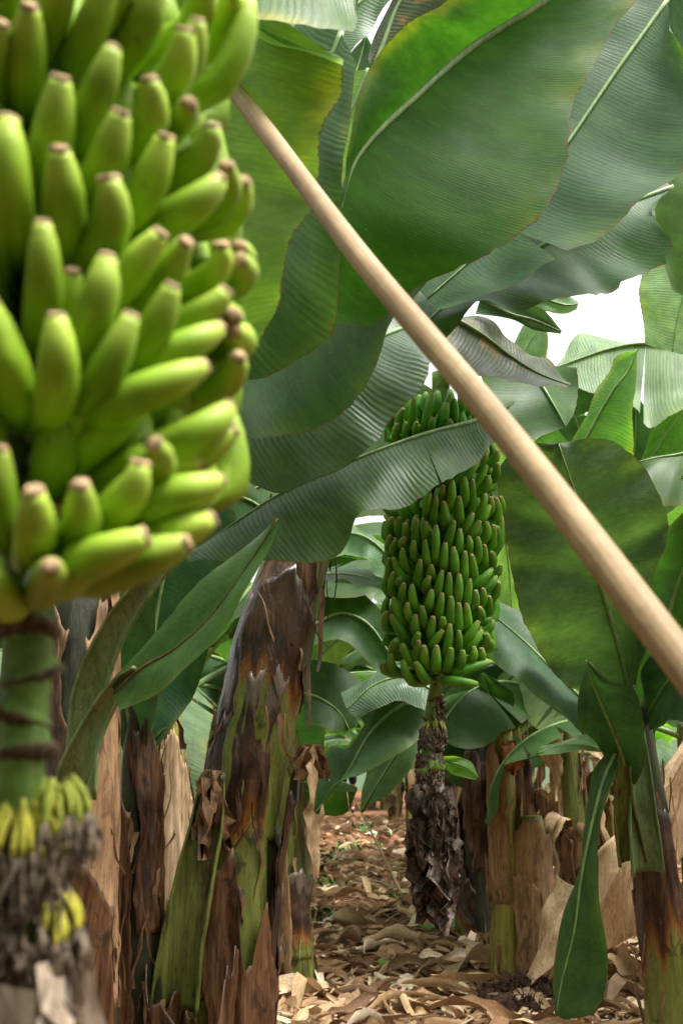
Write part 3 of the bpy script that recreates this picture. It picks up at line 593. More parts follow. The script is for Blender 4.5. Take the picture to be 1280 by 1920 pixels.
# ------------------------------------------------------------------ trunks
def sheath(parent, path, rads, t0, t1, a0, a1, off=.01, jag=.06, flare=.02, mat='sheath', seed=0, name='dry_sheath', nt=34, na=30, curl=0.0, fork=0.0):
    """a dead leaf base wrapped part-way round a trunk; angle 0 faces the camera side"""
    c = cr(path, 80); rr = np.interp(np.linspace(0, 1, 80), np.linspace(0, 1, len(rads)), rads); T, U, V = frames(c)
    vs, fs, uv = [], [], []
    for j in range(na + 1):
        b = j / na; a = a0 + (a1 - a0) * b
        peak = 1 - abs(2 * b - 1 + .5 * math.sin(seed * 1.7)) ** 1.6
        tt = t1 - jag * (1 - peak) - jag * (.8 * abs(noise.noise((b * 4, seed, 1))) + .22 * abs(noise.noise((b * 11, seed, 2))) + .10 * noise.noise((b * 31, seed, 3))) - fork * math.exp(-((b - .5) / .1) ** 2)
        for i in range(nt + 1):
            s = i / nt; t = t0 + (tt - t0) * s; x = t * 79; k = min(78, max(0, int(x))); f = x - k
            cc = c[k] * (1 - f) + c[k+1] * f; r = rr[k] * (1 - f) + rr[k+1] * f
            edge = (abs(2 * b - 1)) ** 4
            aa = a + (2 * b - 1) * .35 * noise.noise((seed, s * 3, b > .5)) + (2 * b - 1) * .10 * noise.noise((seed, s * 14, b > .5))
            ro = r + off * (.25 + .75 * min(1, s * 2.5)) + flare * s ** 3 * (1 + noise.noise((b * 4, seed, 5))) + edge * off * (.6 + curl * 3 * s) + .006 * noise.noise((b * 6, s * 8, seed)) + .004 * noise.noise((b * 22, s * 3, seed)) * min(1, s * 2)
            d = -U[k] * math.cos(aa) * np.sign(U[k][1] if abs(U[k][1]) > .2 else 1) + np.array([1, 0, 0]) * math.sin(aa)
            d = d / (np.linalg.norm(d) + 1e-9)
            vs.append(cc + d * ro); uv.append((s, b * 2 - 1))
    for j in range(na):
        for i in range(nt): q = j * (nt + 1) + i; fs.append((q, q + nt + 1, q + nt + 2, q + 1))
    o = mesh(name, vs, fs, M[mat], parent, uv)
    md = o.modifiers.new('thick', 'SOLIDIFY'); md.thickness = .004; md.offset = 1
    return o
def stem(parent, path, rads, mat='stem', n=50, m=28, name='trunk', seed=0, lobes=.05, nl=3):
    vs, fs, uv = tube(path, rads, n, m, lobes=lobes, nl=nl, seed=seed, bump=.12); return mesh(name, vs, fs, M[mat], parent, uv)
def to_ground(path_px, basepx=None):
    pts = PP(path_px); b = pts[0] + (pts[0] - pts[1]) * (pts[0].z / max(.05, (pts[1] - pts[0]).z)); b.z = gz(b.x, b.y) - .03
    return ([b] if pts[0].z > .05 else []) + pts
def strips(parent, path, rads, n, seed, t0=.05, t1=.7, ln=(.08, .35), wd=(.006, .03), mat='sheath_dry'):
    """thin curling fibres and shreds peeling off a trunk"""
    rs = random.Random(seed); c = cr(path, 80); rr = np.interp(np.linspace(0, 1, 80), np.linspace(0, 1, len(rads)), rads); V, F, U = [], [], []
    for q in range(n):
        k = int(79 * rs.uniform(t0, t1)); a = rs.uniform(-2.2, 2.2); d = Vector((math.sin(a), -math.cos(a), 0)); sd_ = Vector((d.y, -d.x, 0)); l = rs.uniform(*ln); w_ = rs.uniform(*wd); p = Vector(c[k]) + d * (rr[k] + .004); up = rs.random() < .35; ou = rs.uniform(.05, .5); sw = rs.uniform(-.4, .4); o = len(V); tw = rs.uniform(-2, 2)
        for i in range(9):
            s_ = i / 8; z = l * s_ * (1 if up else -1) * (1 - .3 * s_ * ou); cen = p + d * (.004 + ou * l * s_ ** 2 * (.5 + .3 * math.sin(s_ * 5))) + Vector((0, 0, z)) + sd_ * (sw * l * s_ ** 2 + .03 * l * math.sin(s_ * 9 + q)); t_ = tw * s_; ww = w_ * (1 - .75 * s_) * (1 + .4 * noise.noise((s_ * 6, q, 0)))
            for j in (-1, 0, 1): V.append(cen + (sd_ * math.cos(t_) + d * math.sin(t_)) * j * ww * .5 + d * abs(j) * ww * .18); U.append((s_, j))
        for i in range(8):
            for j in range(2): x = o + i*3 + j; F.append((x, x+1, x+4, x+3))
    return tag(mesh('peeling_strips', V, F, M[mat], parent, U), kind='stuff')
mp = [Vector((MAIN_BASE.x - .02, MAIN_BASE.y, -.05))] + PP([(425, 1930, 3.78), (440, 1700, 3.8), (455, 1500, 3.82), (503, 1230, 3.85), (562, 1040, 3.9), (630, 850, 3.95), (720, 700, 4.0), (770, 610, 4.0)])
mr = [.16, .142, .124, .116, .128, .126, .105, .08, .05]
stem(main, mp, mr, 'stem', 80, 36, seed=2)
sheath(main, mp, mr, .36, .655, R(-35), R(118), .010, .06, .015, 'sg_hi', 1, fork=.02)
sheath(main, mp, mr, .40, .63, R(-120), R(-20), .004, .05, .003, 'sg_gloss', 2)
sheath(main, mp, mr, .17, .555, R(-75), R(42), .008, .07, .008, 'sg_hi', 3)
sheath(main, mp, mr, .12, .47, R(60), R(135), .02, .09, .04, 'sg', 4)
sheath(main, mp, mr, .0, .36, R(-25), R(66), .02, .07, .03, 'sheath', 5, fork=.10)
sheath(main, mp, mr, .0, .24, R(-120), R(-20), .03, .07, .04, 'sheath_dry', 6)
sheath(main, mp, mr, .0, .38, R(75), R(160), .015, .08, .02, 'sg', 7)
sheath(main, mp, mr, .5, .72, R(-60), R(60), .003, .05, .012, 'sheath', 8)
strips(main, mp, mr, 60, 1); strips(main, mp, mr, 40, 2, mat='sheath', wd=(.01, .05))
# cut leaf base (channel) on the left side of the trunk
def channel(parent, pts, w, depth, mat, name='cut_petiole', open_dir=(0, -1, 0), n=30, ang=2.2, taper=(1, 1, .5), seed=0, parent_thick=.008):
    c = cr(pts, n); T = np.gradient(c, axis=0); T /= np.linalg.norm(T, axis=1)[:, None]; od = np.array(open_dir, float); vs, fs, uv = [], [], []
    tp = np.interp(np.linspace(0, 1, n), np.linspace(0, 1, len(taper)), taper)
    for i in range(n):
        o = od - T[i] * od.dot(T[i]); o /= np.linalg.norm(o); s = np.cross(T[i], o)
        for j in range(13):
            a = -ang + 2 * ang * j / 12; r = w * tp[i] * (1 + .06 * noise.noise((j * .7, i * .3, seed)))
            vs.append(c[i] + s * math.sin(a) * r + (-o * math.cos(a)) * r * depth); uv.append((i / n, j / 6 - 1))
    for i in range(n - 1):
        for j in range(12): q = i*13 + j; fs.append((q, q+1, q+14, q+13))
    ob = mesh(name, vs, fs, M[mat], parent, uv); md = ob.modifiers.new('thick', 'SOLIDIFY'); md.thickness = parent_thick; md.offset = 0
    return ob
channel(main, PP([(325, 1900, 3.55), (340, 1780, 3.55), (365, 1650, 3.58), (390, 1530, 3.62), (400, 1450, 3.66)]), .068, .8, 'stem', ang=1.9, taper=(1.1, 1, .9, .8, .55))
shag(main, [P(392, 1440, 3.62), P(400, 1460, 3.62)], [.02, .035], 9, .22, .05, 'sheath_dry', 'dry_leaf_scraps', 8, flare=.5)
shag(main, [P(575, 1395, 3.75), P(585, 1400, 3.75)], [.02, .04], 6, .12, .06, 'sheath_dry', 'dry_leaf_scraps', 9, flare=1.2)
sheath(main, [P(355, 2100, 3.5), P(350, 1950, 3.52), P(345, 1790, 3.55)], [.11, .10, .085], .0, 1.0, R(-120), R(60), .01, .5, .02, 'sheath', 12, fork=.1)
sheath(main, [P(365, 2100, 3.48), P(368, 1950, 3.5), P(378, 1760, 3.52)], [.10, .09, .08], .0, 1.0, R(-10), R(110), .01, .5, .02, 'sheath', 14)

# right plant
rp = [Vector((RB.x, RB.y, -.05))] + PP([(1258, 1920, 4.3), (1243, 1750, 4.3), (1218, 1560, 4.3), (1200, 1420, 4.3), (1190, 1330, 4.3)]); rr_ = [.10, .088, .08, .076, .07, .05]
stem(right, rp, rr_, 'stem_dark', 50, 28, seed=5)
sheath(right, rp, rr_, .05, .80, R(-90), R(40), .008, .12, .01, 'sg_hi', 21, fork=.05)
sheath(right, rp, rr_, .0, .55, R(30), R(120), .012, .1, .02, 'sheath', 22)
sheath(right, rp, rr_, .5, .95, R(-130), R(-40), .01, .08, .02, 'sheath', 23)
Q_ = add_leaf(right, name='leaf',
    mid=[(1195, 1400, 4.3), (1178, 1290, 4.25), (1150, 1180, 4.15), (1115, 1060, 4.05), (1088, 960, 3.95), (1062, 880, 3.9), (1046, 832, 3.88)],
    L=[(1180, 1400, 4.3), (1100, 1300, 4.3), (1030, 1255, 4.25), (985, 1170, 4.15), (958, 1070, 4.1), (944, 980, 4.05), (934, 880, 4.0), (985, 836, 3.92), (1046, 829, 3.88)],
    Rr=[(1200, 1400, 4.3), (1190, 1290, 4.2), (1215, 1180, 4.1), (1225, 1080, 4.0), (1250, 985, 3.95), (1226, 910, 3.9), (1185, 852, 3.88), (1125, 822, 3.87), (1050, 830, 3.88)],
    mat='leaf_back', rib=.014, bulge=-.06, ripple=.06, rf=9, seed=15, nu=80, nv=12)
add_leaf(right, name='leaf', mid=[(1180, 1470, 4.15), (1160, 1400, 4.05), (1130, 1330, 3.95), (1110, 1280, 3.9), (1098, 1238, 3.85)],
    L=[(1170, 1470, 4.2), (1120, 1400, 4.1), (1085, 1350, 4.0), (1085, 1290, 3.95), (1096, 1236, 3.85)],
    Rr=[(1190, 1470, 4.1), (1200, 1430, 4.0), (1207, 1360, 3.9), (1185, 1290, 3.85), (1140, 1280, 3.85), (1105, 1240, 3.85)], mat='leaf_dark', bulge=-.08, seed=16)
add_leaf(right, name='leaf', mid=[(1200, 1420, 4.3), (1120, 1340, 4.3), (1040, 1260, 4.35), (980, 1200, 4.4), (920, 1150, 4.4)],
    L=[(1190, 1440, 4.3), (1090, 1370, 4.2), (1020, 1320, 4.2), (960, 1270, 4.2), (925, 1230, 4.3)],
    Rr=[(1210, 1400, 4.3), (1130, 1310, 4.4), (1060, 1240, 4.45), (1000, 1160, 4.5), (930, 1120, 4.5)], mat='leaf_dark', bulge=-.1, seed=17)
add_leaf(right, name='leaf', mid=[(1200, 1450, 4.3), (1150, 1415, 4.2), (1110, 1400, 4.1), (1060, 1395, 4.0), (1005, 1412, 3.95)],
    L=[(1195, 1460, 4.3), (1150, 1425, 4.15), (1110, 1412, 4.05), (1060, 1418, 3.95), (1005, 1412, 3.95)],
    Rr=[(1200, 1440, 4.3), (1160, 1390, 4.3), (1120, 1378, 4.2), (1060, 1382, 4.1), (1005, 1411, 3.95)], mat='leaf_pale', bulge=-.06, rib=.005, seed=18)
channel(right, PP([(1215, 1640, 4.15), (1205, 1540, 4.12), (1200, 1440, 4.12), (1190, 1350, 4.15), (1178, 1285, 4.2)]), .042, .7, 'petiole', name='petiole', ang=1.9, taper=(1.4, 1.3, .9, .6, .45))
channel(right, PP([(1185, 1620, 4.18), (1170, 1520, 4.12), (1168, 1450, 4.08), (1172, 1400, 4.06)]), .036, .7, 'stem', name='petiole', ang=1.9, taper=(1.4, 1.2, .8, .5))
strips(right, rp, rr_, 40, 3, t1=.85)
# long hanging leaf
add_leaf(right, name='leaf', mid=[(1160, 1400, 4.1), (1135, 1450, 4.05), (1110, 1540, 4.0), (1090, 1640, 4.0), (1075, 1750, 4.0), (1050, 1850, 4.0), (1042, 1905, 4.0)],
    L=[(1150, 1400, 4.1), (1110, 1450, 4.1), (1095, 1540, 4.08), (1078, 1640, 4.05), (1045, 1760, 4.05), (1036, 1850, 4.05), (1040, 1908, 4.0)],
    Rr=[(1165, 1410, 4.1), (1145, 1460, 4.0), (1122, 1560, 3.95), (1120, 1650, 3.92), (1134, 1760, 3.9), (1132, 1850, 3.92), (1110, 1900, 3.95), (1060, 1912, 4.0)], mat='leaf_dark', rib=.007, bulge=-.08, ripple=.02, seed=19)
add_leaf(right, name='leaf', mid=[(1200, 1330, 4.3), (1240, 1200, 4.2), (1275, 1080, 4.1), (1330, 960, 4.0)],
    L=[(1190, 1330, 4.3), (1180, 1200, 4.3), (1170, 1090, 4.3), (1230, 1010, 4.1), (1290, 950, 4.0)], Rr=[(1210, 1340, 4.3), (1280, 1230, 4.2), (1320, 1100, 4.1), (1370, 980, 4.0)], mat='leaf', seed=20)
add_leaf(right, name='leaf', mid=[(1210, 1350, 4.3), (1250, 1280, 4.1), (1300, 1240, 3.9), (1370, 1260, 3.8)],
    L=[(1200, 1340, 4.3), (1210, 1260, 4.2), (1270, 1190, 4.1), (1370, 1180, 4.0)], Rr=[(1220, 1370, 4.2), (1250, 1350, 4.0), (1300, 1360, 3.8), (1360, 1380, 3.7)], mat='leaf_dark', seed=21)

# ------------------------------------------------------------------ generic plants
def generic_leaf(parent, base, az, el, ln, hw, droop, mat, seed, tears=True, pet=.22):
    rs = random.Random(seed); d = Vector((math.cos(az), math.sin(az), 0)); sd_ = Vector((-math.sin(az), math.cos(az), 0))
    pts = []; p = Vector(base); e = el
    for i in range(11):
        pts.append(p.copy()); st = ln / 10; p = p + (d * math.cos(e) + Vector((0, 0, 1)) * math.sin(e)) * st; e -= droop / 10 * (0.5 + i / 8)
    m = cr(pts, 30); k0 = int(30 * pet); bl = m[k0:]; n = len(bl); Lp, Rp = [], []
    fold = rs.uniform(.1, .9); tilt = rs.uniform(-.5, .5)
    for i in range(n):
        t = i / (n - 1); wv = hw * min(1, (t / .14) ** .5 if t > 0 else 0) * (max(0, 1 - max(0, (t - .72) / .28) ** 2.2)) ** .5 + .003
        dn = fold * wv
        up = Vector((0, 0, 1)) * tilt * wv
        Lp.append(Vector(bl[i]) - sd_ * wv * math.cos(fold * .7) - Vector((0, 0, dn)) - up); Rp.append(Vector(bl[i]) + sd_ * wv * math.cos(fold * .7) - Vector((0, 0, dn)) + up)
    ts = []
    if tears:
        for s_ in (-1, 1):
            for q in range(rs.choice([0, 1, 2, 4])): ts.append((s_, rs.uniform(.2, .9), rs.uniform(.008, .025)))
        ts2 = []
        for t in sorted(ts):
            if not ts2 or ts2[-1][0] != t[0] or t[1] - ts2[-1][1] > .08: ts2.append(t)
        ts = ts2
    vs, fs, uv = blade([Vector(x) for x in bl], Lp, Rp, nu=34, nv=5, bulge=.06, ripple=.04, tears=ts, seed=seed)
    b = mesh('leaf', vs, fs, M[mat], parent, uv, world=False)
    vs, fs, uv = tube([Vector(x) for x in m], [.022, .016, .009, .004], 22, 7); r_ = mesh('midrib', vs, fs, M['rib'], b, uv, world=False)
    return b
def dead_leaf(parent, base, az, ln, seed, mat='sheath_dry'):
    rs = random.Random(seed); d = Vector((math.cos(az), math.sin(az), 0)); sd_ = Vector((-math.sin(az), math.cos(az), 0))
    pts = [Vector(base), Vector(base) + d * .10 + Vector((0, 0, .02)), Vector(base) + d * .16 + Vector((0, 0, -ln * .35)), Vector(base) + d * .12 + Vector((0, 0, -ln * .7)), Vector(base) + d * .15 + Vector((0, 0, -ln))]
    m = cr(pts, 14); Lp = [Vector(x) - sd_ * (.015 + .06 * math.sin(math.pi * min(1, .15 + i / 14))) + d * rs.uniform(-.02, .03) for i, x in enumerate(m)]; Rp = [Vector(x) + sd_ * (.015 + .06 * math.sin(math.pi * min(1, .15 + i / 14))) + d * rs.uniform(-.02, .03) for i, x in enumerate(m)]
    vs, fs, uv = blade([Vector(x) for x in m], Lp, Rp, nu=26, nv=5, bulge=.35, ripple=.05, seed=seed, jag=.15); return mesh('dead_leaf', vs, fs, M[mat], parent, uv, world=False)
def generic_plant(seed, h=1.9, nleaf=8, rad=.1, smat='stem', lmats=('leaf', 'leaf_rib', 'leaf_dark'), lean=.1, ln=(1.4, 2.0), hw=.3, dead=4):
    rs = random.Random(seed); root = empty('banana_plant', (0, 0, 0), 'x', 'banana plant')
    lx, ly = rs.uniform(-lean, lean), rs.uniform(-lean, lean)
    path = [Vector((0, 0, -.06)), Vector((lx * .3, ly * .3, h * .35)), Vector((lx * .6, ly * .6, h * .7)), Vector((lx, ly, h))]; rads = [rad * 1.35, rad * 1.05, rad * .85, rad * .5]
    vs, fs, uv = tube(path, rads, 28, 18, lobes=.06, nl=3, seed=seed, bump=.12); mesh('trunk', vs, fs, M[smat], root, uv, world=False)
    for k in range(5):
        a = rs.uniform(0, 360); t0 = rs.choice([0, 0, .15, .3]); sheath(root, path, rads, t0, t0 + rs.uniform(.25, .55), R(a), R(a + rs.uniform(80, 140)), .006 + .004 * k, .06, .03, rs.choice(['sheath', 'sheath_dry', 'sg', 'sg', 'sg_gloss']), seed * 10 + k, nt=18, na=16)
    o_ = strips(root, path, rads, 26, seed, t0=.05, t1=.9, ln=(.1, .4), wd=(.01, .045))
    for k in range(nleaf):
        az = k * 2.4 + rs.uniform(-.3, .3) + seed; t = k / max(1, nleaf - 1); el = R(18 + 62 * t + rs.uniform(-8, 8))
        generic_leaf(root, Vector((lx, ly, h - .12 + .12 * t)), az, el, rs.uniform(*ln) * (.8 if t > .8 else 1), hw * rs.uniform(.8, 1.1), R(rs.uniform(70, 125) * (1 - .4 * t)), rs.choice(lmats), seed * 100 + k)
    for k in range(dead):
        az = rs.uniform(0, 6.28); zz = h * rs.uniform(.5, .95); dead_leaf(root, Vector((lx * zz / h + math.cos(az) * rad * .7, ly * zz / h + math.sin(az) * rad * .7, zz)), az, rs.uniform(.4, .9) * min(1, zz), seed * 50 + k, rs.choice(['sheath_dry', 'sheath', 'tan']))
    return root
def copy_tree(o, parent=None):
    c = o.copy(); COL.objects.link(c); c.parent = parent
    for ch in list(o.children): copy_tree(ch, c)
    return c
protos = [generic_plant(1, 1.75, 8, .10), generic_plant(2, 1.5, 7, .085, 'stem_yel', ('leaf', 'leaf_lite', 'leaf_rib'), ln=(1.2, 1.7)),
          generic_plant(3, 1.9, 9, .11, 'stem_dark', ('leaf', 'leaf_pale', 'leaf_rib')), generic_plant(4, .85, 6, .055, 'stem_yel', ('leaf_lite', 'leaf', 'leaf_lite'), ln=(.8, 1.2), hw=.2, dead=2),
          generic_plant(5, 2.2, 8, .12, 'stem', ('leaf', 'leaf_rib', 'leaf_yel'), ln=(1.6, 2.2), hw=.34, dead=5)]
used = set()
# (proto, px at ground, Y, rotation deg, scale, label)
SPOTS = [
 (0, 560, 6.8, 20, 1.0, 'banana plant with ragged dry sheaths right behind the large leaning trunk'),
 (1, 572, 12.5, 75, 1.0, 'slim banana plant in the gap between the leaning trunk and the walking person'),
 (2, 350, 6.2, 100, .95, 'dark-stemmed banana plant behind the cut leaf base of the leaning trunk'),
 (4, 430, 9.0, 300, 1.0, 'tall banana plant in the left row farther back behind the leaning trunk'),
 (2, 500, 14, 30, 1.0, 'distant banana plant of the left row, ninth metre beyond the leaning trunk'),
 (0, 545, 18, 260, 1.0, 'farthest banana plant of the left row before the netting'),
 (2, 880, 8.3, 210, .95, 'banana plant with leaning mottled stem just right of the hanging withered bud'),
 (1, 985, 9.5, 140, 1.05, 'banana plant behind the yellow-green stump pair, right of the path'),
 (0, 1075, 7.6, 40, 1.0, 'banana plant with tan dry sheath between the stump pair and the hanging leaf'),
 (4, 1180, 9.0, 10, 1.0, 'tall banana plant behind the right-edge trunk'),
 (2, 830, 13, 320, 1.0, 'banana plant of the right row straight behind the withered bud'),
 (0, 1280, 6.5, 100, .9, 'banana plant half cut by the right edge behind the pole'),
 (1, 770, 18, 60, 1.0, 'farthest banana plant of the right row close to the netting'),
 (4, 930, 14, 180, 1.0, 'far banana plant of the right row behind the stump pair'),
 (3, 455, 7.8, 240, 1.1, 'young sucker with light leaves glimpsed left of the leaning trunk'),
 (4, 600, 25, 90, 1.0, 'distant banana plant right in front of the netting'),
 (2, 60, 10, 90, 1.05, 'banana plant in the far left distance'),
 (0, 1120, 13, 290, 1.0, 'right row banana plant far behind the hanging green leaf'),
 (1, 1130, 10.5, 70, .9, 'slim banana plant framed between the hanging green leaf and the stump pair'),
 (0, 905, 11, 15, .95, 'banana plant in the shadow just behind the withered bud on its right'),
 (2, 1060, 17, 200, 1.05, 'far banana plant glimpsed over the stump pair'),
 (4, 860, 20, 110, 1.05, 'tall far banana plant behind the far bunch'),
 (2, 420, 12, 110, 1.05, 'banana plant deep in the left row seen between the left stems'),
 (0, 300, 9, 20, 1.0, 'banana plant standing in the shade behind the dark slender plant'),
 (3, 600, 26, 0, 1.5, 'leafy sucker at the foot of the netting straight down the path'),
 (3, 690, 24, 70, 1.5, 'leafy sucker at the far end of the path, right of the walking person'),
 (3, 735, 21, 140, 1.4, 'far leafy sucker seen just left of the withered bud'),
 (3, 560, 21, 210, 1.4, 'far leafy sucker at the end of the left row'),
 (0, 720, 24, 250, 1.0, 'distant banana plant between the person and the withered bud'),
 (4, 560, 10, 50, .95, 'banana plant with hanging leaves just right of the leaning trunk, in mid distance'),
 (0, 1040, 12.2, 65, 1.0, 'banana plant closing the gap above the tan sheaths, right of the stump pair'),
 (1, 1190, 15, 165, 1.1, 'banana plant far off behind the right-edge trunk'),
 (2, 980, 22, 15, 1.1, 'very distant banana plant near the netting, right of the far bunch'),
 (2, 700, 27, 0, 1.0, 'most distant banana plant at the end of the path'),
]
NEAR_BLOCKERS = [(0, -1.5, -.9, 10), (4, 1.6, -1.2, 80), (2, .1, -2.6, 200), (4, -2.7, 1.2, 30), (0, 2.9, 1.4, 130), (2, -1.9, -3.4, 50), (4, 2.4, -3.6, 270), (0, 3.3, 3.6, 200), (2, -3.2, 3.4, 10), (0, 0, -5, 40), (4, 1.3, -4.6, 120), (2, -1.3, -5.2, 330), (4, 3.8, -1.2, 60), (2, -3.9, -1, 100), (0, 3.6, -5, 0), (4, -3.6, -5, 20), (3, .9, -1.9, 20), (3, -.8, -2.2, 120), (3, .3, -3.6, 10), (3, -2.2, .1, 80), (3, 2.1, .2, 200)]
for (k, px, Y, rot, sc, lab) in SPOTS:
    o = protos[k] if k not in used else copy_tree(protos[k]); used.add(k)
    x = (px - 640) / FPX * Y; o.location = (x, Y, gz(x, Y)); o.rotation_euler = (0, 0, R(rot)); o.scale = (sc, sc, sc); o['label'] = lab; o['group'] = 'banana plants in rows along the path'

for i_, (k, x, y, rot) in enumerate(NEAR_BLOCKERS):      # plants added beside and behind the viewpoint to block frontal sky light
    o = copy_tree(protos[k]); o.location = (x, y, gz(x, y)); o.rotation_euler = (0, 0, R(rot)); o.scale = (1.25, 1.25, 1.25)
    o['label'] = 'banana plant added beside or behind the viewpoint to block sky light, its trunk outside the picture'; o['group'] = 'added light-blocking banana plants outside the picture'
# ------------------------------------------------------------------ litter
TANS = [(.52, .39, .24), (.43, .30, .17), (.34, .21, .115), (.60, .49, .34), (.22, .125, .065), (.13, .075, .045), (.46, .32, .18), (.62, .53, .40), (.28, .17, .09), (.36, .24, .14)]
def scrap(rs, x, y, l, wd, z=None, col=None):
    """one curled, twisted dry leaf scrap"""
    nu, nv = 12, 5; yaw = rs.uniform(0, 6.283); ca, sa = math.cos(yaw), math.sin(yaw); cu = rs.uniform(.4, 2.6) * rs.choice((1, 1, -1)); pit = rs.uniform(-.10, .22); rl = rs.uniform(-.7, .7); tws = rs.uniform(-2.6, 2.6); bend = rs.uniform(-1.6, 1.6)
    z0 = gz(x, y) + rs.uniform(.002, .03) if z is None else z; k = rs.uniform(0, 99)
    vs, fs, uv, co = [], [], [], []; c0 = col or rs.choice(TANS); br = rs.uniform(.9, 1.5); c0 = [min(1, q * br) for q in c0]; zmin = 9; fo = 0.0 if wd / l < .34 else rs.random() * .75
    for i in range(nu):
        s = i / (nu - 1); X = (s - .5) * l; prof = (math.sin(math.pi * (.06 + .90 * s)) ** .6) * (1 + .5 * noise.noise((s * 5, k, 0))); ac = abs(cu) * (1 + .5 * noise.noise((s * 3, k, 7)))
        bx = l * .22 * bend * (4 * (s - .5) ** 2); bz = l * .20 * noise.noise((s * 2.2, k, 3)) + X * pit
        for j in range(nv):
            a = (j / (nv - 1) - .5) * 2; th = a * ac * .8; r = wd * prof / (2 * max(ac * .8, .4)); yy = math.sin(th) * r; zz = (1 - math.cos(th)) * r * (1 if cu > 0 else -1) if fo < .6 else (abs(a) - .5) * wd * prof * .35; yy = yy if fo < .6 else a * wd * prof * .42; yy *= 1 + .35 * noise.noise((s * 11, k, a > 0)) * abs(a); t = rl + tws * (s - .5)
            Yl = yy * math.cos(t) - zz * math.sin(t) + bx; Zl = yy * math.sin(t) + zz * math.cos(t) + bz + .12 * wd * noise.noise((s * 9, a * 2, k)); zmin = min(zmin, Zl)
            vs.append([x + X * ca - Yl * sa, y + X * sa + Yl * ca, Zl]); uv.append((s * l * 10, a)); q_ = 1 + .5 * noise.noise((s * 3, a, k + 5)); co.append([min(1, v * q_) for v in c0])
    for v in vs: v[2] += z0 - max(zmin, -.35 * wd) * .85
    for i in range(nu - 1):
        for j in range(nv - 1): q = i*nv + j; fs.append((q, q+1, q+nv+1, q+nv))
    return vs, fs, uv, co
def build_litter():
    rs = random.Random(11); V, F, Uv, Cc = [], [], [], []
    def add(r):
        o = len(V); V.extend(r[0]); F.extend([tuple(i + o for i in q) for q in r[1]]); Uv.extend(r[2]); Cc.extend(r[3])
    for k in range(13000):
        Y = 4.2 + 17 * rs.random() ** 1.9; X = rs.uniform(-.45, .45) * Y
        if Y > 8 and abs(X - .03) < .5 and rs.random() < .4: continue
        q = rs.random()
        if q < .22: l = rs.uniform(.25, .7); wd = l * rs.uniform(.10, .22)          # long ribbons
        elif q < .40: l = rs.uniform(.14, .35); wd = l * rs.uniform(.3, .55)         # broad curled pieces
        elif q < .75: l = rs.uniform(.08, .26); wd = l * rs.uniform(.12, .32)
        else: l = rs.uniform(.15, .5); wd = rs.uniform(.006, .014)                   # fibres
        add(scrap(rs, X, Y, l, wd, gz(X, Y) + rs.uniform(-.01, .035)))
    tag(mesh('dry_leaf_litter', V, F, M['litter'], None, Uv, col=Cc), 'dense litter of curled tan and brown dry leaves covering the path', 'leaf litter', kind='stuff')
build_litter()
def big_dry(px, py, l, wd, lab, col, seed):
    rs = random.Random(seed)
    b = (960 - py) / FPX; dz = math.sin(PITCH) + b * math.cos(PITCH); dy = math.cos(PITCH) - b * math.sin(PITCH); Y = -HC / dz * dy
    p = P(px, py, Y); v, f, u, c = scrap(rs, p.x, p.y, l, wd, gz(p.x, p.y) + .04, col)
    o = mesh('dry_leaf', v, f, M['litter'], None, u, col=c); tag(o, lab, 'dry leaf', 'big dry leaves on the path')
    md = o.modifiers.new('s', 'SUBSURF'); md.levels = 1; md.render_levels = 1
big_dry(665, 1750, .34, .22, 'bulky curled tan dry leaf on the path right of the leaning trunk', (.40, .28, .16), 31)
big_dry(860, 1850, .55, .18, 'long tan dry leaf rolled on the path left of the stump mound', (.50, .37, .22), 32)
big_dry(750, 1790, .6, .2, 'long pale dry leaf lying across the middle of the path', (.48, .36, .22), 33)
big_dry(820, 1880, .5, .14, 'dry leaf strip nearest the bottom edge in mid path', (.44, .31, .18), 34)
big_dry(560, 1880, .4, .18, 'pale dry leaf at the foot of the leaning trunk', (.58, .46, .30), 35)
big_dry(1190, 1870, .45, .28, 'curved pale brown dry sheath on the ground left of the right-edge trunk', (.40, .27, .15), 36)
big_dry(920, 1880, .7, .16, 'long flat tan strip in front of the root mound', (.45, .30, .16), 37)
big_dry(1160, 1790, .35, .22, 'rolled brown dry leaf beside the hanging green leaf tip', (.33, .2, .11), 38)

# ------------------------------------------------------------------ stump pair on the right of the path
sb = P(965, 1815, 6.8); sb.z = gz(sb.x, sb.y)
st = empty('banana_stump', sb, 'pair of cut yellow-green banana stems with peeling tan sheaths, right of the path', 'stump')
p1 = [Vector((sb.x - .06, sb.y, -.05))] + PP([(950, 1780, 6.8), (948, 1600, 6.8), (942, 1440, 6.8), (944, 1370, 6.8)]); r1 = [.10, .095, .09, .08, .05]
stem(st, p1, r1, 'stem_yel', 40, 24, seed=3, name='stem'); sheath(st, p1, r1, .35, .97, R(-100), R(0), .01, .1, .02, 'sheath_dry', 31); sheath(st, p1, r1, .3, .8, R(30), R(110), .01, .1, .02, 'sheath_dry', 32)
p2 = [Vector((sb.x + .10, sb.y + .03, -.05))] + PP([(1005, 1780, 6.75), (1000, 1650, 6.75), (992, 1530, 6.75)]); r2 = [.12, .11, .10, .07]
stem(st, p2, r2, 'stem_yel', 30, 24, seed=4, name='stem'); sheath(st, p2, r2, .0, 1.0, R(-110), R(60), .012, .12, .02, 'sheath_dry', 33); sheath(st, p2, r2, .0, .7, R(-70), R(10), .02, .05, .01, 'sheath_dry', 34); strips(st, p1, r1, 30, 91, t1=.9); strips(st, p2, r2, 30, 92, t1=.9)
dl = P(952, 1410, 6.75)
tag(shag(None, [dl + Vector((0, 0, .07)), dl + Vector((0, 0, .03))], [.02, .05], 9, .17, .12, 'orange', 'dead_leaf', 77), 'crumpled orange-brown dead leaf perched on the taller cut stem', 'dead leaf')
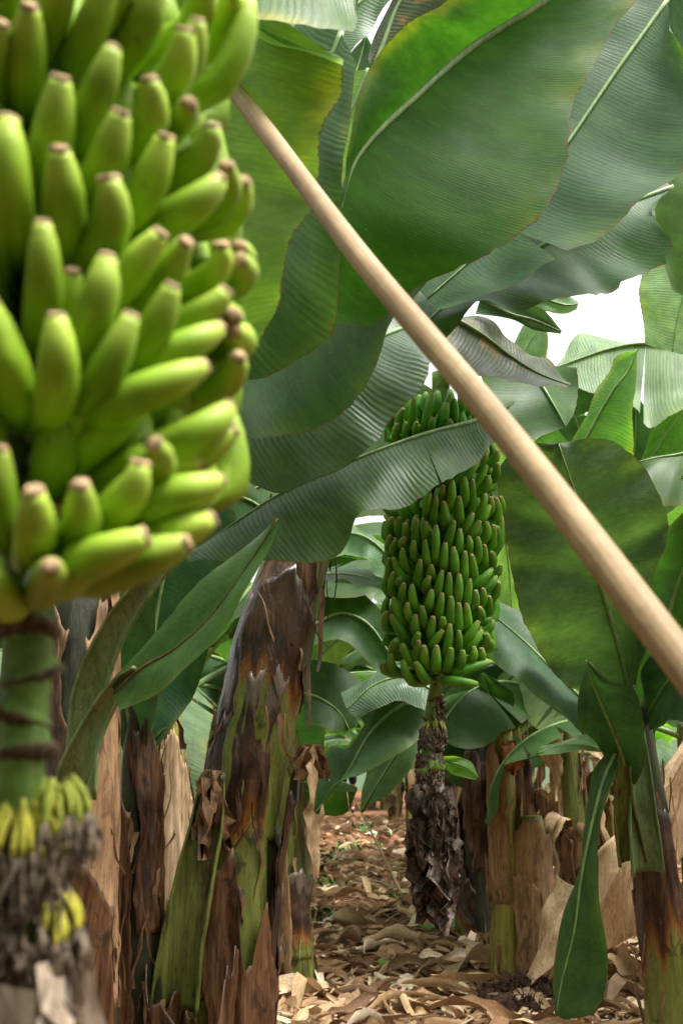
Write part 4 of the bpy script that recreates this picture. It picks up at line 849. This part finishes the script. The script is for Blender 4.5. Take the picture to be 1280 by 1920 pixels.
# root mound
def mound():
    rs = random.Random(3); c = P(985, 1850, 6.2); V, F, Uv = [], [], []
    for k in range(700):
        a = rs.uniform(0, 6.28); r = .32 * rs.random() ** .6; x, y = c.x + math.cos(a) * r, c.y + math.sin(a) * r * .7; z = gz(x, y) + .16 * (1 - (r / .34) ** 2)
        d = Vector((rs.uniform(-1, 1), rs.uniform(-1, 1), rs.uniform(.1, 1))).normalized() * rs.uniform(.03, .09)
        v, f, u = tube([Vector((x, y, z)), Vector((x, y, z)) + d * .5 + Vector((0, 0, .01)), Vector((x, y, z)) + d], [.004, .003, .001], 4, 4); o = len(V); V += v; F += [tuple(i + o for i in q) for q in f]; Uv += u
    n = 22; o = len(V)
    for i in range(n):
        for j in range(n):
            x = (i / (n-1) - .5) * .9; y = (j / (n-1) - .5) * .6; r = math.hypot(x / .42, y / .28); V.append((c.x + x, c.y + y, gz(c.x + x, c.y + y) - .03 + .18 * max(0, 1 - r * r) * (1 + .6 * noise.noise((x * 12, y * 12, 5))))); Uv.append((0, 0))
    for i in range(n - 1):
        for j in range(n - 1): q = o + i*n + j; F.append((q, q + n, q + n + 1, q + 1))
    tag(mesh('root_mound', V, F, M['root'], None, Uv), 'dark fibrous root mound at the foot of the cut stem pair', 'root mound')
mound()
# big tan sheath leaning on the right
o = empty('dry_sheath', P(1110, 1720, 5.4), 'large smooth tan dry leaf sheath leaning diagonally behind the right-edge trunk', 'dry sheath')
vs, fs, uv = blade(PP([(1095, 1765, 5.2), (1160, 1640, 5.1), (1235, 1500, 5.1), (1340, 1320, 5.1)]), PP([(1075, 1710, 5.3), (1110, 1612, 5.2), (1185, 1530, 5.2), (1290, 1370, 5.2)]), PP([(1120, 1790, 5.2), (1200, 1740, 5.1), (1275, 1610, 5.1), (1390, 1420, 5.1)]), bulge=.25, ripple=.03, seed=51)
b = mesh('sheath_blade', vs, fs, M['tan'], o, uv); md = b.modifiers.new('t', 'SOLIDIFY'); md.thickness = .008
o = empty('dry_sheath', P(1010, 1800, 5.9), 'tan dry sheath lying between the stump pair and the hanging green leaf', 'dry sheath')
vs, fs, uv = blade(PP([(985, 1830, 6.2), (1030, 1740, 6.2), (1075, 1660, 6.3)]), PP([(1000, 1800, 6.3), (1020, 1700, 6.3), (1040, 1640, 6.4)]), PP([(1000, 1850, 6.1), (1060, 1770, 6.1), (1100, 1680, 6.2)]), bulge=.3, ripple=.04, seed=52)
b = mesh('sheath_blade', vs, fs, M['tan'], o, uv); md = b.modifiers.new('t', 'SOLIDIFY'); md.thickness = .006

# ------------------------------------------------------------------ left stems
def left_plant(label, px_path, rads, mat, sheaths, seed):
    pts = PP(px_path); b = pts[0].copy(); b.z = gz(b.x, b.y); root = empty('banana_plant', b, label, 'banana plant')
    path = [Vector((b.x, b.y, b.z - .05))] + pts; stem(root, path, rads, mat, 50, 24, seed=seed)
    for k, s in enumerate(sheaths): sheath(root, path, rads, *s, seed=seed * 7 + k)
    strips(root, path, rads, 40, seed, t1=.85); strips(root, path, rads, 20, seed + 1, t1=.85, mat='sheath', wd=(.01, .04))
    return root, path
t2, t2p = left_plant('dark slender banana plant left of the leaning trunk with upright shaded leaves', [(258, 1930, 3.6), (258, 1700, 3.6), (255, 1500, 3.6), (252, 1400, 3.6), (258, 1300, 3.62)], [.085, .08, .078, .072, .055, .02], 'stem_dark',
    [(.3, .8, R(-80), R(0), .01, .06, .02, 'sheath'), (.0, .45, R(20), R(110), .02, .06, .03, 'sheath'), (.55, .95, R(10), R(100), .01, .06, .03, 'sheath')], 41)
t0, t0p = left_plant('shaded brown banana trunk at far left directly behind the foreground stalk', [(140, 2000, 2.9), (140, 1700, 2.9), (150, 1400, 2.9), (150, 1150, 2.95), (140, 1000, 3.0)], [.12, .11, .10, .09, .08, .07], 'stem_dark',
    [(.1, .6, R(-60), R(60), .01, .06, .02, 'sheath'), (.4, .95, R(20), R(110), .01, .06, .02, 'sheath_dry'), (.45, .9, R(-90), R(0), .015, .06, .02, 'sheath')], 43)
left_plant('thin mottled banana stem between the far left trunk and the dark slender plant', [(200, 2000, 4.2), (200, 1750, 4.2), (196, 1500, 4.2), (200, 1380, 4.2)], [.06, .055, .05, .045, .02], 'stem', [(.0, .5, R(-60), R(70), .01, .08, .02, 'sheath'), (.3, .9, R(30), R(90), .01, .08, .02, 'sheath_dry'), (.2, .8, R(-90), R(-30), .01, .08, .02, 'sg_gloss')], 45)
left_plant('yellow-green banana stem wrapped in a pale tan sheath just left of the cut leaf base', [(318, 1900, 4.6), (318, 1700, 4.6), (322, 1500, 4.6), (325, 1330, 4.6), (330, 1250, 4.6)], [.095, .09, .085, .075, .05, .02], 'stem_yel', [(.25, .86, R(-25), R(75), .012, .1, .02, 'tan'), (.0, .5, R(-20), R(80), .02, .08, .02, 'sheath_dry'), (.6, .98, R(-80), R(0), .01, .1, .02, 'sg')], 46)
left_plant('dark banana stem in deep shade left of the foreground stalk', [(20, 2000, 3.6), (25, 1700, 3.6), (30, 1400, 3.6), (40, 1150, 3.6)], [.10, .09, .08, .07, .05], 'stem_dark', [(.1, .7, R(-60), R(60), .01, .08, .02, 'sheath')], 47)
# petioles / narrow leaf springing from the left trunk
vs, fs, uv = tube(PP([(130, 1480, 2.75), (165, 1400, 2.72), (205, 1290, 2.68), (240, 1190, 2.62), (285, 1095, 2.55), (330, 1000, 2.5)]), [.034, .04, .034, .028, .02, .016], 40, 12); 
channel(t0, PP([(150, 1500, 2.75), (155, 1400, 2.75), (165, 1310, 2.72), (200, 1210, 2.66), (245, 1135, 2.6), (295, 1075, 2.52), (360, 1000, 2.45)]), .034, .7, 'petiole', name='petiole', ang=1.8, taper=(1.1, 1.1, 1.2, 1, .8, .55, .4))
channel(t0, PP([(125, 1490, 2.65), (150, 1420, 2.62), (185, 1345, 2.6), (220, 1290, 2.55), (255, 1262, 2.5)]), .030, .7, 'petiole', name='petiole', ang=1.8, taper=(1.3, 1.2, .9, .7, .5))
add_leaf(t0, name='leaf', mid=[(215, 1300, 2.56), (262, 1255, 2.5), (330, 1215, 2.45), (400, 1150, 2.4), (450, 1080, 2.38), (490, 1020, 2.36), (520, 972, 2.35)],
    L=[(205, 1280, 2.56), (250, 1230, 2.52), (310, 1160, 2.5), (380, 1090, 2.48), (440, 1035, 2.44), (485, 1000, 2.4), (519, 970, 2.35)],
    Rr=[(215, 1330, 2.5), (275, 1305, 2.45), (340, 1265, 2.38), (400, 1205, 2.34), (448, 1120, 2.33), (492, 1040, 2.34), (524, 974, 2.35)], mat='leaf', rib=.004, bulge=-.12, ripple=.02, seed=61, ribmat='sheath')
add_leaf(t2, name='leaf', mid=[(252, 1450, 3.6), (240, 1330, 3.6), (215, 1200, 3.55), (200, 1060, 3.5), (220, 920, 3.5)],
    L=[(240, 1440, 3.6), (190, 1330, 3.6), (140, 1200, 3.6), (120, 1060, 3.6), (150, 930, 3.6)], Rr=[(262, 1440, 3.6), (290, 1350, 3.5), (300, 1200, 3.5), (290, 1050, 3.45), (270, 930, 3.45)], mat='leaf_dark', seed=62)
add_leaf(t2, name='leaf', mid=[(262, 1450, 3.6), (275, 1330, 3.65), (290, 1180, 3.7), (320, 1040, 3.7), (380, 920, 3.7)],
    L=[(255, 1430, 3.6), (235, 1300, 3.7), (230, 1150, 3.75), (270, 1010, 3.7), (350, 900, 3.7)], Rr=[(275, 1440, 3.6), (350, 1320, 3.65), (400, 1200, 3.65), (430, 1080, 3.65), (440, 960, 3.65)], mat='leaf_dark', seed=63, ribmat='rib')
add_leaf(t2, name='leaf', mid=[(262, 1480, 3.62), (268, 1400, 3.66), (290, 1330, 3.7), (320, 1270, 3.75), (345, 1220, 3.8)],
    L=[(258, 1470, 3.6), (262, 1390, 3.7), (262, 1310, 3.75), (290, 1260, 3.8), (340, 1215, 3.8)], Rr=[(270, 1480, 3.6), (285, 1400, 3.6), (330, 1345, 3.65), (345, 1290, 3.7), (350, 1225, 3.8)], mat='leaf_rib', seed=64)
add_leaf(main, name='leaf', mid=[(520, 980, 4.2), (470, 940, 4.1), (420, 930, 4.0), (370, 960, 3.9)], L=[(510, 940, 4.2), (460, 890, 4.1), (410, 890, 4.0), (360, 930, 3.9)], Rr=[(510, 1010, 4.2), (460, 1000, 4.1), (410, 990, 4.0), (370, 990, 3.9)], mat='leaf_dark', seed=65)

# ------------------------------------------------------------------ mid-distance leaves right and upper right (each from a plant hidden from view)
GM = 'leaves glimpsed in the middle distance'
solo_leaf('greyish withering leaf with brown frayed end hanging under the sky gap, right of the pole', group=GM,
    mid=[(840, 590, 3.9), (900, 625, 3.9), (960, 670, 3.95), (1010, 700, 4.0), (1068, 722, 4.05)], L=[(860, 585, 4.0), (920, 610, 4.05), (980, 655, 4.1), (1030, 690, 4.1), (1070, 718, 4.08)],
    Rr=[(840, 640, 3.8), (880, 700, 3.8), (940, 712, 3.82), (990, 724, 3.85), (1060, 728, 4.0)], mat='leaf_with', seed=71, bulge=.12, rf=9)
solo_leaf('dark leaf drooping under the greyish withering one, with brown spot at its tip', group=GM,
    mid=[(985, 680, 4.4), (1010, 715, 4.35), (1035, 755, 4.3), (1060, 800, 4.3)], L=[(900, 670, 4.3), (915, 740, 4.3), (935, 795, 4.25), (1000, 822, 4.25)], Rr=[(1080, 690, 4.5), (1085, 730, 4.5), (1078, 770, 4.4), (1060, 805, 4.3)], mat='leaf_dark', seed=72, bulge=-.08, ripple=.03)
solo_leaf('big dusty leaf stretched horizontally across the right edge below the sky gap', group=GM,
    mid=[(1340, 655, 5.2), (1280, 650, 5.2), (1200, 645, 5.2), (1140, 655, 5.2), (1080, 675, 5.2), (1040, 690, 5.2)], L=[(1340, 560, 5.5), (1280, 600, 5.5), (1200, 640, 5.4), (1150, 636, 5.4), (1085, 630, 5.4), (1042, 688, 5.2)],
    Rr=[(1340, 760, 4.9), (1285, 768, 4.9), (1245, 782, 4.9), (1222, 792, 4.9), (1190, 762, 4.95), (1140, 742, 5.0), (1085, 730, 5.1), (1045, 700, 5.2)], mat='leaf_pale', seed=73, bulge=-.08, rib=.014, tears=[(1, .42, .02)])
solo_leaf('bright fresh folded leaf standing upright at the right below the dusty horizontal leaf', group=GM,
    mid=[(1070, 880, 4.9), (1110, 800, 4.85), (1150, 730, 4.8), (1180, 690, 4.8), (1192, 655, 4.8)], L=[(1060, 850, 4.9), (1100, 780, 4.9), (1140, 700, 4.95), (1150, 665, 4.95), (1190, 654, 4.8)],
    Rr=[(1180, 900, 4.7), (1186, 820, 4.65), (1190, 750, 4.65), (1196, 700, 4.7), (1198, 660, 4.8)], mat='leaf_lite', seed=74, bulge=.1)
solo_leaf('light green leaf hanging in the right edge sky gap', group=GM,
    mid=[(1310, 420, 5.0), (1290, 520, 5.0), (1270, 600, 5.0), (1260, 660, 5.0)], L=[(1220, 470, 5.0), (1198, 540, 5.0), (1205, 600, 5.0), (1208, 645, 5.0)], Rr=[(1380, 450, 5.0), (1360, 540, 5.0), (1330, 620, 5.0), (1300, 670, 5.0)], mat='leaf_pale', seed=75)
solo_leaf('dark leaf at right edge above the light green hanging leaf', group=GM,
    mid=[(1400, 280, 4.4), (1330, 360, 4.4), (1290, 440, 4.4), (1290, 560, 4.4)], L=[(1280, 250, 4.5), (1230, 360, 4.5), (1228, 450, 4.5), (1260, 540, 4.4)], Rr=[(1450, 400, 4.4), (1400, 480, 4.4), (1360, 540, 4.4), (1300, 575, 4.4)], mat='leaf', seed=76)
solo_leaf('shaded leaf crossing the right edge just right of the big backlit leaf', group=GM,
    mid=[(1340, 830, 4.6), (1280, 850, 4.6), (1230, 858, 4.6), (1195, 866, 4.6)], L=[(1340, 800, 4.7), (1280, 845, 4.7), (1230, 855, 4.65), (1192, 864, 4.6)], Rr=[(1340, 960, 4.4), (1280, 940, 4.4), (1240, 945, 4.45), (1205, 900, 4.5), (1192, 868, 4.6)], mat='leaf', seed=77)
solo_leaf('ribbed leaf with orange margin below the dusty horizontal leaf', group=GM,
    mid=[(1195, 900, 5.3), (1225, 850, 5.3), (1250, 810, 5.3), (1290, 760, 5.3)], L=[(1190, 880, 5.3), (1210, 830, 5.3), (1228, 790, 5.3), (1260, 760, 5.3)], Rr=[(1210, 900, 5.2), (1260, 870, 5.2), (1300, 840, 5.2), (1330, 790, 5.2)], mat='leaf_lite', seed=78)
solo_leaf('dark pleated leaf behind the bright folded leaf on the right', group=GM,
    mid=[(1180, 900, 5.6), (1190, 830, 5.6), (1190, 760, 5.6), (1170, 700, 5.6)], L=[(1100, 900, 5.6), (1120, 830, 5.6), (1130, 760, 5.6), (1140, 700, 5.6)], Rr=[(1210, 900, 5.5), (1240, 850, 5.5), (1230, 800, 5.5), (1190, 740, 5.5)], mat='leaf_dark', seed=79)
solo_leaf('far pale leaf tip rising into the sky gap beside the thin post', group=GM,
    mid=[(960, 700, 6.5), (985, 650, 6.5), (1005, 620, 6.5), (1015, 600, 6.5)], L=[(940, 690, 6.5), (965, 640, 6.5), (985, 605, 6.5), (1010, 598, 6.5)], Rr=[(1010, 720, 6.5), (1020, 680, 6.5), (1026, 640, 6.5), (1020, 602, 6.5)], mat='leaf_pale', seed=80)
solo_leaf('slim grey-green leaf tip poking out under the ragged dark leaf into the sky gap', group=GM,
    mid=[(900, 560, 4.0), (960, 590, 4.0), (1000, 600, 4.0), (1052, 622, 4.0)], L=[(950, 550, 4.0), (990, 570, 4.0), (1020, 585, 4.0), (1052, 620, 4.0)], Rr=[(890, 590, 4.0), (960, 600, 4.0), (1000, 618, 4.0), (1050, 624, 4.0)], mat='leaf_grey', seed=81)
solo_leaf('small rounded leaf end under the ragged dark leaf at the middle of the sky gap', group=GM,
    mid=[(980, 540, 4.3), (1020, 560, 4.3), (1060, 572, 4.3), (1083, 570, 4.3)], L=[(1000, 520, 4.3), (1040, 540, 4.3), (1070, 555, 4.3), (1084, 562, 4.3)], Rr=[(980, 570, 4.3), (1020, 585, 4.3), (1060, 588, 4.3), (1080, 582, 4.3)], mat='leaf_pale', seed=82)
solo_leaf('pale yellow-green backlit leaf above the top edge of the upright backlit leaf', group=GM,
    mid=[(960, 860, 6.0), (1010, 820, 6.0), (1050, 790, 6.0), (1090, 770, 6.0)], L=[(950, 800, 6.0), (990, 770, 6.0), (1030, 750, 6.0), (1085, 765, 6.0)], Rr=[(1000, 880, 6.0), (1050, 860, 6.0), (1085, 830, 6.0), (1095, 775, 6.0)], mat='leaf_lite', seed=97)
solo_leaf('shredded dark green leaf between the drooping dark leaf and the bright folded leaf', group=GM,
    mid=[(1010, 700, 5.4), (1050, 740, 5.4), (1080, 790, 5.4), (1095, 850, 5.4)], L=[(1000, 730, 5.4), (1025, 780, 5.4), (1050, 810, 5.4), (1080, 850, 5.4)], Rr=[(1060, 690, 5.4), (1110, 720, 5.4), (1130, 770, 5.4), (1120, 840, 5.4)], mat='leaf_brown', seed=98, tears=[(1, .3, .04), (1, .6, .05), (-1, .5, .04)])
solo_leaf('mid-green leaf closing the gap left of the right edge below the dusty leaf', group=GM,
    mid=[(1180, 960, 6.2), (1220, 880, 6.2), (1260, 820, 6.2), (1310, 780, 6.2)], L=[(1150, 880, 6.2), (1180, 820, 6.2), (1220, 785, 6.2), (1290, 760, 6.2)], Rr=[(1230, 980, 6.2), (1290, 930, 6.2), (1330, 880, 6.2), (1340, 800, 6.2)], mat='leaf', seed=99)
# leaves between trunk and far bunch
solo_leaf('pale whitish folded leaf between the leaning trunk and the far bunch', group=GM,
    mid=[(600, 1010, 5.4), (650, 1000, 5.4), (690, 1010, 5.3), (726, 1045, 5.3), (735, 1090, 5.3)], L=[(620, 960, 5.5), (665, 985, 5.5), (700, 1000, 5.4), (735, 1030, 5.4), (745, 1090, 5.3)],
    Rr=[(610, 1050, 5.3), (650, 1040, 5.3), (685, 1046, 5.2), (700, 1075, 5.2), (728, 1084, 5.2)], mat='leaf_pale', seed=83, bulge=.15)
solo_leaf('yellow-green leaf with scorched margin left of the far bunch', group=GM,
    mid=[(590, 1170, 5.2), (640, 1150, 5.2), (690, 1170, 5.15), (740, 1240, 5.1)], L=[(600, 1130, 5.3), (640, 1090, 5.3), (690, 1120, 5.2), (725, 1160, 5.15), (750, 1230, 5.1)], Rr=[(590, 1210, 5.1), (640, 1200, 5.1), (680, 1230, 5.1), (720, 1280, 5.1)], mat='leaf_lite2' if 'leaf_lite2' in M else 'leaf', seed=84, bulge=.1)
solo_leaf('bright green leaf tip hanging right beside the leaning trunk', group=GM,
    mid=[(700, 1180, 5.6), (650, 1190, 5.6), (610, 1220, 5.55), (585, 1260, 5.5)], L=[(690, 1150, 5.7), (640, 1165, 5.7), (590, 1190, 5.6), (570, 1240, 5.5)], Rr=[(690, 1200, 5.5), (650, 1230, 5.5), (625, 1260, 5.5), (590, 1262, 5.5)], mat='leaf_lite', seed=85)
solo_leaf('broad dark leaf hanging low over the path left of the withered bud', group=GM,
    mid=[(790, 1310, 5.0), (740, 1330, 4.95), (690, 1380, 4.9), (650, 1450, 4.9), (590, 1525, 4.9)], L=[(770, 1290, 5.1), (715, 1310, 5.0), (678, 1362, 5.0), (657, 1404, 5.0), (625, 1402, 5.0), (602, 1460, 4.95), (588, 1520, 4.9)], Rr=[(800, 1350, 4.9), (770, 1400, 4.8), (720, 1435, 4.8), (680, 1455, 4.8), (650, 1466, 4.8), (618, 1490, 4.8), (597, 1528, 4.9)], mat='leaf_dark', seed=86, bulge=.1)
solo_leaf('second dark leaf tip pointing down beside the broad low leaf', group=GM,
    mid=[(800, 1330, 5.2), (760, 1390, 5.1), (720, 1450, 5.1), (676, 1522, 5.1)], L=[(760, 1350, 5.2), (710, 1400, 5.2), (690, 1460, 5.2), (674, 1520, 5.1)], Rr=[(800, 1380, 5.1), (770, 1440, 5.0), (730, 1480, 5.0), (680, 1524, 5.1)], mat='leaf_dark', seed=87, bulge=.08)
solo_leaf('grey-lit leaf just under the lowest hand of the far bunch', group=GM,
    mid=[(820, 1300, 4.9), (760, 1270, 4.9), (700, 1285, 4.9), (650, 1330, 4.9)], L=[(810, 1270, 5.0), (750, 1240, 5.0), (700, 1260, 5.0), (640, 1300, 5.0)], Rr=[(800, 1330, 4.8), (750, 1310, 4.8), (710, 1325, 4.8), (670, 1350, 4.85)], mat='leaf_grey', seed=88, bulge=.15)
solo_leaf('very dark leaf low between the leaning trunk and the person', group=GM,
    mid=[(570, 1300, 5.4), (600, 1310, 5.4), (635, 1335, 5.4), (655, 1368, 5.4)], L=[(570, 1360, 5.3), (600, 1368, 5.3), (625, 1374, 5.3), (650, 1372, 5.4)], Rr=[(580, 1240, 5.5), (640, 1250, 5.5), (690, 1290, 5.5), (668, 1362, 5.4)], mat='leaf_dark', seed=89)
solo_leaf('upright dark leaf with bright midrib right of the withered bud', group=GM,
    mid=[(930, 1400, 7.0), (925, 1350, 6.95), (915, 1300, 6.9), (905, 1262, 6.9)], L=[(910, 1400, 7.0), (880, 1360, 7.0), (880, 1300, 6.95), (902, 1260, 6.9)], Rr=[(940, 1400, 7.0), (955, 1350, 6.9), (962, 1300, 6.9), (908, 1262, 6.9)], mat='leaf', seed=90, rib=.008)
solo_leaf('leaf bending low towards the withered bud from the right', group=GM,
    mid=[(950, 1400, 7.6), (900, 1330, 7.5), (860, 1310, 7.4), (820, 1330, 7.4)], L=[(950, 1370, 7.7), (900, 1290, 7.6), (860, 1280, 7.5), (825, 1310, 7.4)], Rr=[(940, 1420, 7.5), (890, 1370, 7.4), (860, 1350, 7.4), (830, 1345, 7.4)], mat='leaf', seed=91)
solo_leaf('small bright leaf crossing just right of the withered bud', group=GM,
    mid=[(825, 1425, 4.6), (850, 1430, 4.6), (875, 1440, 4.6), (895, 1458, 4.6)], L=[(825, 1418, 4.6), (855, 1418, 4.6), (885, 1430, 4.6), (896, 1456, 4.6)], Rr=[(828, 1430, 4.6), (845, 1450, 4.6), (870, 1458, 4.6), (892, 1462, 4.6)], mat='leaf_lite', seed=92, rib=.003)

solo_leaf('dark leaf showing through the gaps behind the leaning trunk top', group=GM,
    mid=[(760, 860, 4.6), (640, 880, 4.6), (520, 900, 4.6), (380, 960, 4.6)], L=[(740, 740, 4.7), (620, 720, 4.7), (500, 740, 4.7), (380, 860, 4.7)], Rr=[(740, 960, 4.5), (640, 980, 4.5), (520, 1010, 4.5), (390, 1010, 4.5)], mat='leaf_dark', seed=94)
solo_leaf('dark green leaf hanging behind the upper part of the far bunch', group=GM,
    mid=[(700, 700, 5.0), (760, 780, 5.0), (830, 880, 5.0), (900, 1020, 5.0)], L=[(640, 800, 5.1), (690, 900, 5.1), (740, 1000, 5.1), (860, 1080, 5.0)], Rr=[(760, 700, 5.0), (850, 760, 5.0), (920, 860, 5.0), (960, 1020, 5.0)], mat='leaf_dark', seed=95, bulge=.05)
solo_leaf('mid-green leaf hanging between the far bunch and the upright backlit leaf', group=GM,
    mid=[(900, 820, 5.6), (930, 920, 5.6), (950, 1040, 5.6), (960, 1160, 5.6)], L=[(860, 840, 5.7), (880, 940, 5.7), (900, 1060, 5.7), (950, 1170, 5.6)], Rr=[(960, 820, 5.5), (1000, 920, 5.5), (1010, 1060, 5.5), (970, 1165, 5.6)], mat='leaf_lite', seed=96, bulge=.05)
solo_leaf('shaded leaf behind the lower left of the foreground bunch', group=GM,
    mid=[(300, 1080, 3.4), (180, 1000, 3.4), (60, 900, 3.4), (-80, 760, 3.4)], L=[(260, 1140, 3.4), (120, 1100, 3.4), (-20, 1020, 3.4), (-140, 820, 3.4)], Rr=[(340, 960, 3.4), (240, 860, 3.4), (120, 760, 3.4), (-40, 680, 3.4)], mat='leaf_dark', seed=100)
# ------------------------------------------------------------------ small things
hy = 8.2
hose = [P(590, 1678, hy), P(640, 1680, hy), P(690, 1674, hy), P(745, 1668, hy), P(820, 1668, hy)]
for h_ in hose: h_.z = gz(h_.x, h_.y) + .035
vs, fs, uv = tube([hose[0] + Vector((-.8, .05, 0))] + hose + [hose[-1] + Vector((.9, .1, 0))], [.012, .012], 40, 8); tag(mesh('irrigation_hose', vs, fs, M['hose'], None, uv), 'dark irrigation hose lying across the path', 'hose')
a_, b_ = P(752, 1602, 10.5), P(655, 1478, 13.0); a_.z = gz(a_.x, a_.y) + .03; vs, fs, uv = tube([a_, a_.lerp(b_, .5), b_], [.014, .012, .01], 12, 7); tag(mesh('stick', vs, fs, M['pole'], None, uv), 'thin straight stick leaning diagonally over the far path', 'stick')
def ground_leaf(px, py, l, wd, lab, mat, seed, name='fallen_leaf'):
    b = (960 - py) / FPX; dz = math.sin(PITCH) + b * math.cos(PITCH); dy = math.cos(PITCH) - b * math.sin(PITCH); Y = -(HC - .06) / dz * dy; c = P(px, py, Y)
    mid = [c + Vector((x * l / 2, .02 * math.sin(x * 3), .03 * noise.noise((x, seed, 0)))) for x in (-1, -.5, 0, .5, 1)]
    Lp = [m + Vector((0, -wd * q, .015)) for m, q in zip(mid, (.1, .45, .5, .4, .05))]; Rp = [m + Vector((0, wd * q, .02)) for m, q in zip(mid, (.1, .45, .5, .4, .05))]
    vs, fs, uv = blade(mid, Lp, Rp, nu=24, nv=5, ripple=.02, seed=seed); tag(mesh(name, vs, fs, M[mat], None, uv), lab, 'leaf')
ground_leaf(830, 1738, .36, .22, 'grey-green fallen leaf piece lying flat on the litter below the withered bud', 'leaf_pale', 5)
ground_leaf(721, 1806, .07, .10, 'tiny bright yellow-green leaf on the litter near the bottom', 'leaf_lite', 6)
def weeds():
    rs = random.Random(5); V, F = [], []
    for (px, Y, n, r) in [(610, 14, 60, .35), (660, 15.5, 60, .5), (740, 10.2, 30, .12), (600, 9.6, 26, .2), (690, 18, 60, .6), (620, 11.5, 40, .3)]:
        cx = (px - 640) / FPX * Y
        for k in range(n):
            x, y = cx + rs.gauss(0, r * .5), Y + rs.gauss(0, r); z = gz(x, y); a = rs.uniform(0, 6.28); h = rs.uniform(.03, .10); w_ = h * .3; d = Vector((math.cos(a), math.sin(a), 0)); s_ = Vector((-d.y, d.x, 0)); p = Vector((x, y, z)); o = len(V)
            V += [p - s_ * w_ * .3, p + s_ * w_ * .3, p + d * h * .4 + s_ * w_ + Vector((0, 0, h * .7)), p + d * h + Vector((0, 0, h * .8)), p + d * h * .4 - s_ * w_ + Vector((0, 0, h * .7))]; F.append((o, o+1, o+2, o+3, o+4))
    tag(mesh('weeds', V, F, M['grass'], None), 'patches of low bright green weeds on the far path', 'weeds', kind='stuff')
weeds()
# netting wall and posts
nw = empty('windbreak_net', (0, 33, 0), 'pale green netting wall closing the far end of the plantation', 'netting')
V, F = [], []
for i in range(81):
    for j in range(13): x = -20 + i * .5; V.append((x, 33 + .12 * math.sin(x * 1.3) + .05 * math.sin(j), j * .42 - .1))
for i in range(80):
    for j in range(12): q = i*13 + j; F.append((q, q+13, q+14, q+1))
mesh('net_panel', V, F, M['net'], nw)
for x in range(-20, 21, 4): vs, fs, uv = tube([Vector((x, 32.8, 0)), Vector((x, 32.8, 5.1))], [.04, .04], 3, 8); mesh('net_post', vs, fs, M['metal'], nw, uv)
gp = P(1027, 640, 13); gb = Vector((gp.x, gp.y, 0))
tag(mesh('tall_post', *tube([gb, Vector((gp.x, gp.y, 8))], [.045, .045], 4, 10)[:2], M['metal']), 'thin pale metal post standing in the white sky gap', 'post')
vs, fs, uv = tube([Vector((gp.x - .0, gp.y, 6.05)), Vector((gp.x + 9, gp.y + .4, 6.0))], [.008, .008], 8, 6); tag(mesh('wire', vs, fs, M['metal'], None, uv), 'thin horizontal wire running right from the pale post', 'wire')

# ------------------------------------------------------------------ person walking far down the path
def person():
    Y = 22.0; f = P(652, 1520, Y); gx = f.x; z0 = gz(gx, Y)
    root = empty('person', (gx, Y, z0), 'person in dark grey top and black shorts walking far down the path', 'person')
    def skin(name, verts, edges, rad, mat, parent, sub=2):
        me = bpy.data.meshes.new(name); me.from_pydata(verts, edges, []); me.materials.append(M[mat]); o = bpy.data.objects.new(name, me); COL.objects.link(o); o.parent = parent
        md = o.modifiers.new('skin', 'SKIN'); md.use_smooth_shade = True
        for i, r in enumerate(rad): me.skin_vertices[0].data[i].radius = (r, r * .9) if not isinstance(r, tuple) else r
        me.skin_vertices[0].data[0].use_root = True; s2 = o.modifiers.new('sub', 'SUBSURF'); s2.levels = sub; s2.render_levels = sub; return o
    V = [(0, 0, .90), (0, 0, 1.12), (0, .0, 1.32), (0, 0, 1.42), (0, -.01, 1.50), (0, -.02, 1.60), (0, -.01, 1.68),
         (-.09, 0, .86), (-.10, -.06, .48), (-.10, .02, .09), (-.10, -.13, .03), (.09, 0, .86), (.10, .10, .50), (.10, .22, .12), (.10, .10, .04),
         (-.18, 0, 1.36), (-.24, .03, 1.10), (-.22, -.10, .88), (.18, 0, 1.36), (.25, -.03, 1.10), (.23, .10, .90), (-.22, -.13, .80), (.23, .14, .82)]
    E = [(0, 1), (1, 2), (2, 3), (3, 4), (4, 5), (5, 6), (0, 7), (7, 8), (8, 9), (9, 10), (0, 11), (11, 12), (12, 13), (13, 14), (2, 15), (15, 16), (16, 17), (2, 18), (18, 19), (19, 20), (17, 21), (20, 22)]
    Rd = [.14, .13, .15, .07, .055, .085, .06, .10, .058, .04, .035, .10, .058, .04, .035, .055, .042, .032, .055, .042, .032, .025, .025]
    skin('body', V, E, Rd, 'skin', root)
    skin('shirt', [(0, 0, .95), (0, 0, 1.12), (0, 0, 1.33), (0, 0, 1.40), (-.18, 0, 1.36), (-.215, .015, 1.22), (.18, 0, 1.36), (.22, -.015, 1.22)], [(0, 1), (1, 2), (2, 3), (2, 4), (4, 5), (2, 6), (6, 7)], [.155, .15, .165, .09, .07, .06, .07, .06], 'greyc', root)
    skin('shorts', [(0, 0, .96), (0, 0, .88), (-.095, 0, .80), (-.10, -.04, .56), (.095, .02, .80), (.10, .07, .57)], [(0, 1), (1, 2), (2, 3), (1, 4), (4, 5)], [.155, .155, .115, .085, .115, .085], 'black', root)
    skin('hair', [(0, .02, 1.70), (0, .06, 1.66), (0, .075, 1.58)], [(0, 1), (1, 2)], [.085, .085, .06], 'hair', root)
    for (x, y, z) in ((-.10, -.09, .03), (.10, .13, .05)): skin('shoe', [(x, y + .10, z + .02), (x, y, z + .01), (x, y - .09, z)], [(0, 1), (1, 2)], [.05, .048, .035], 'black', root)
person()
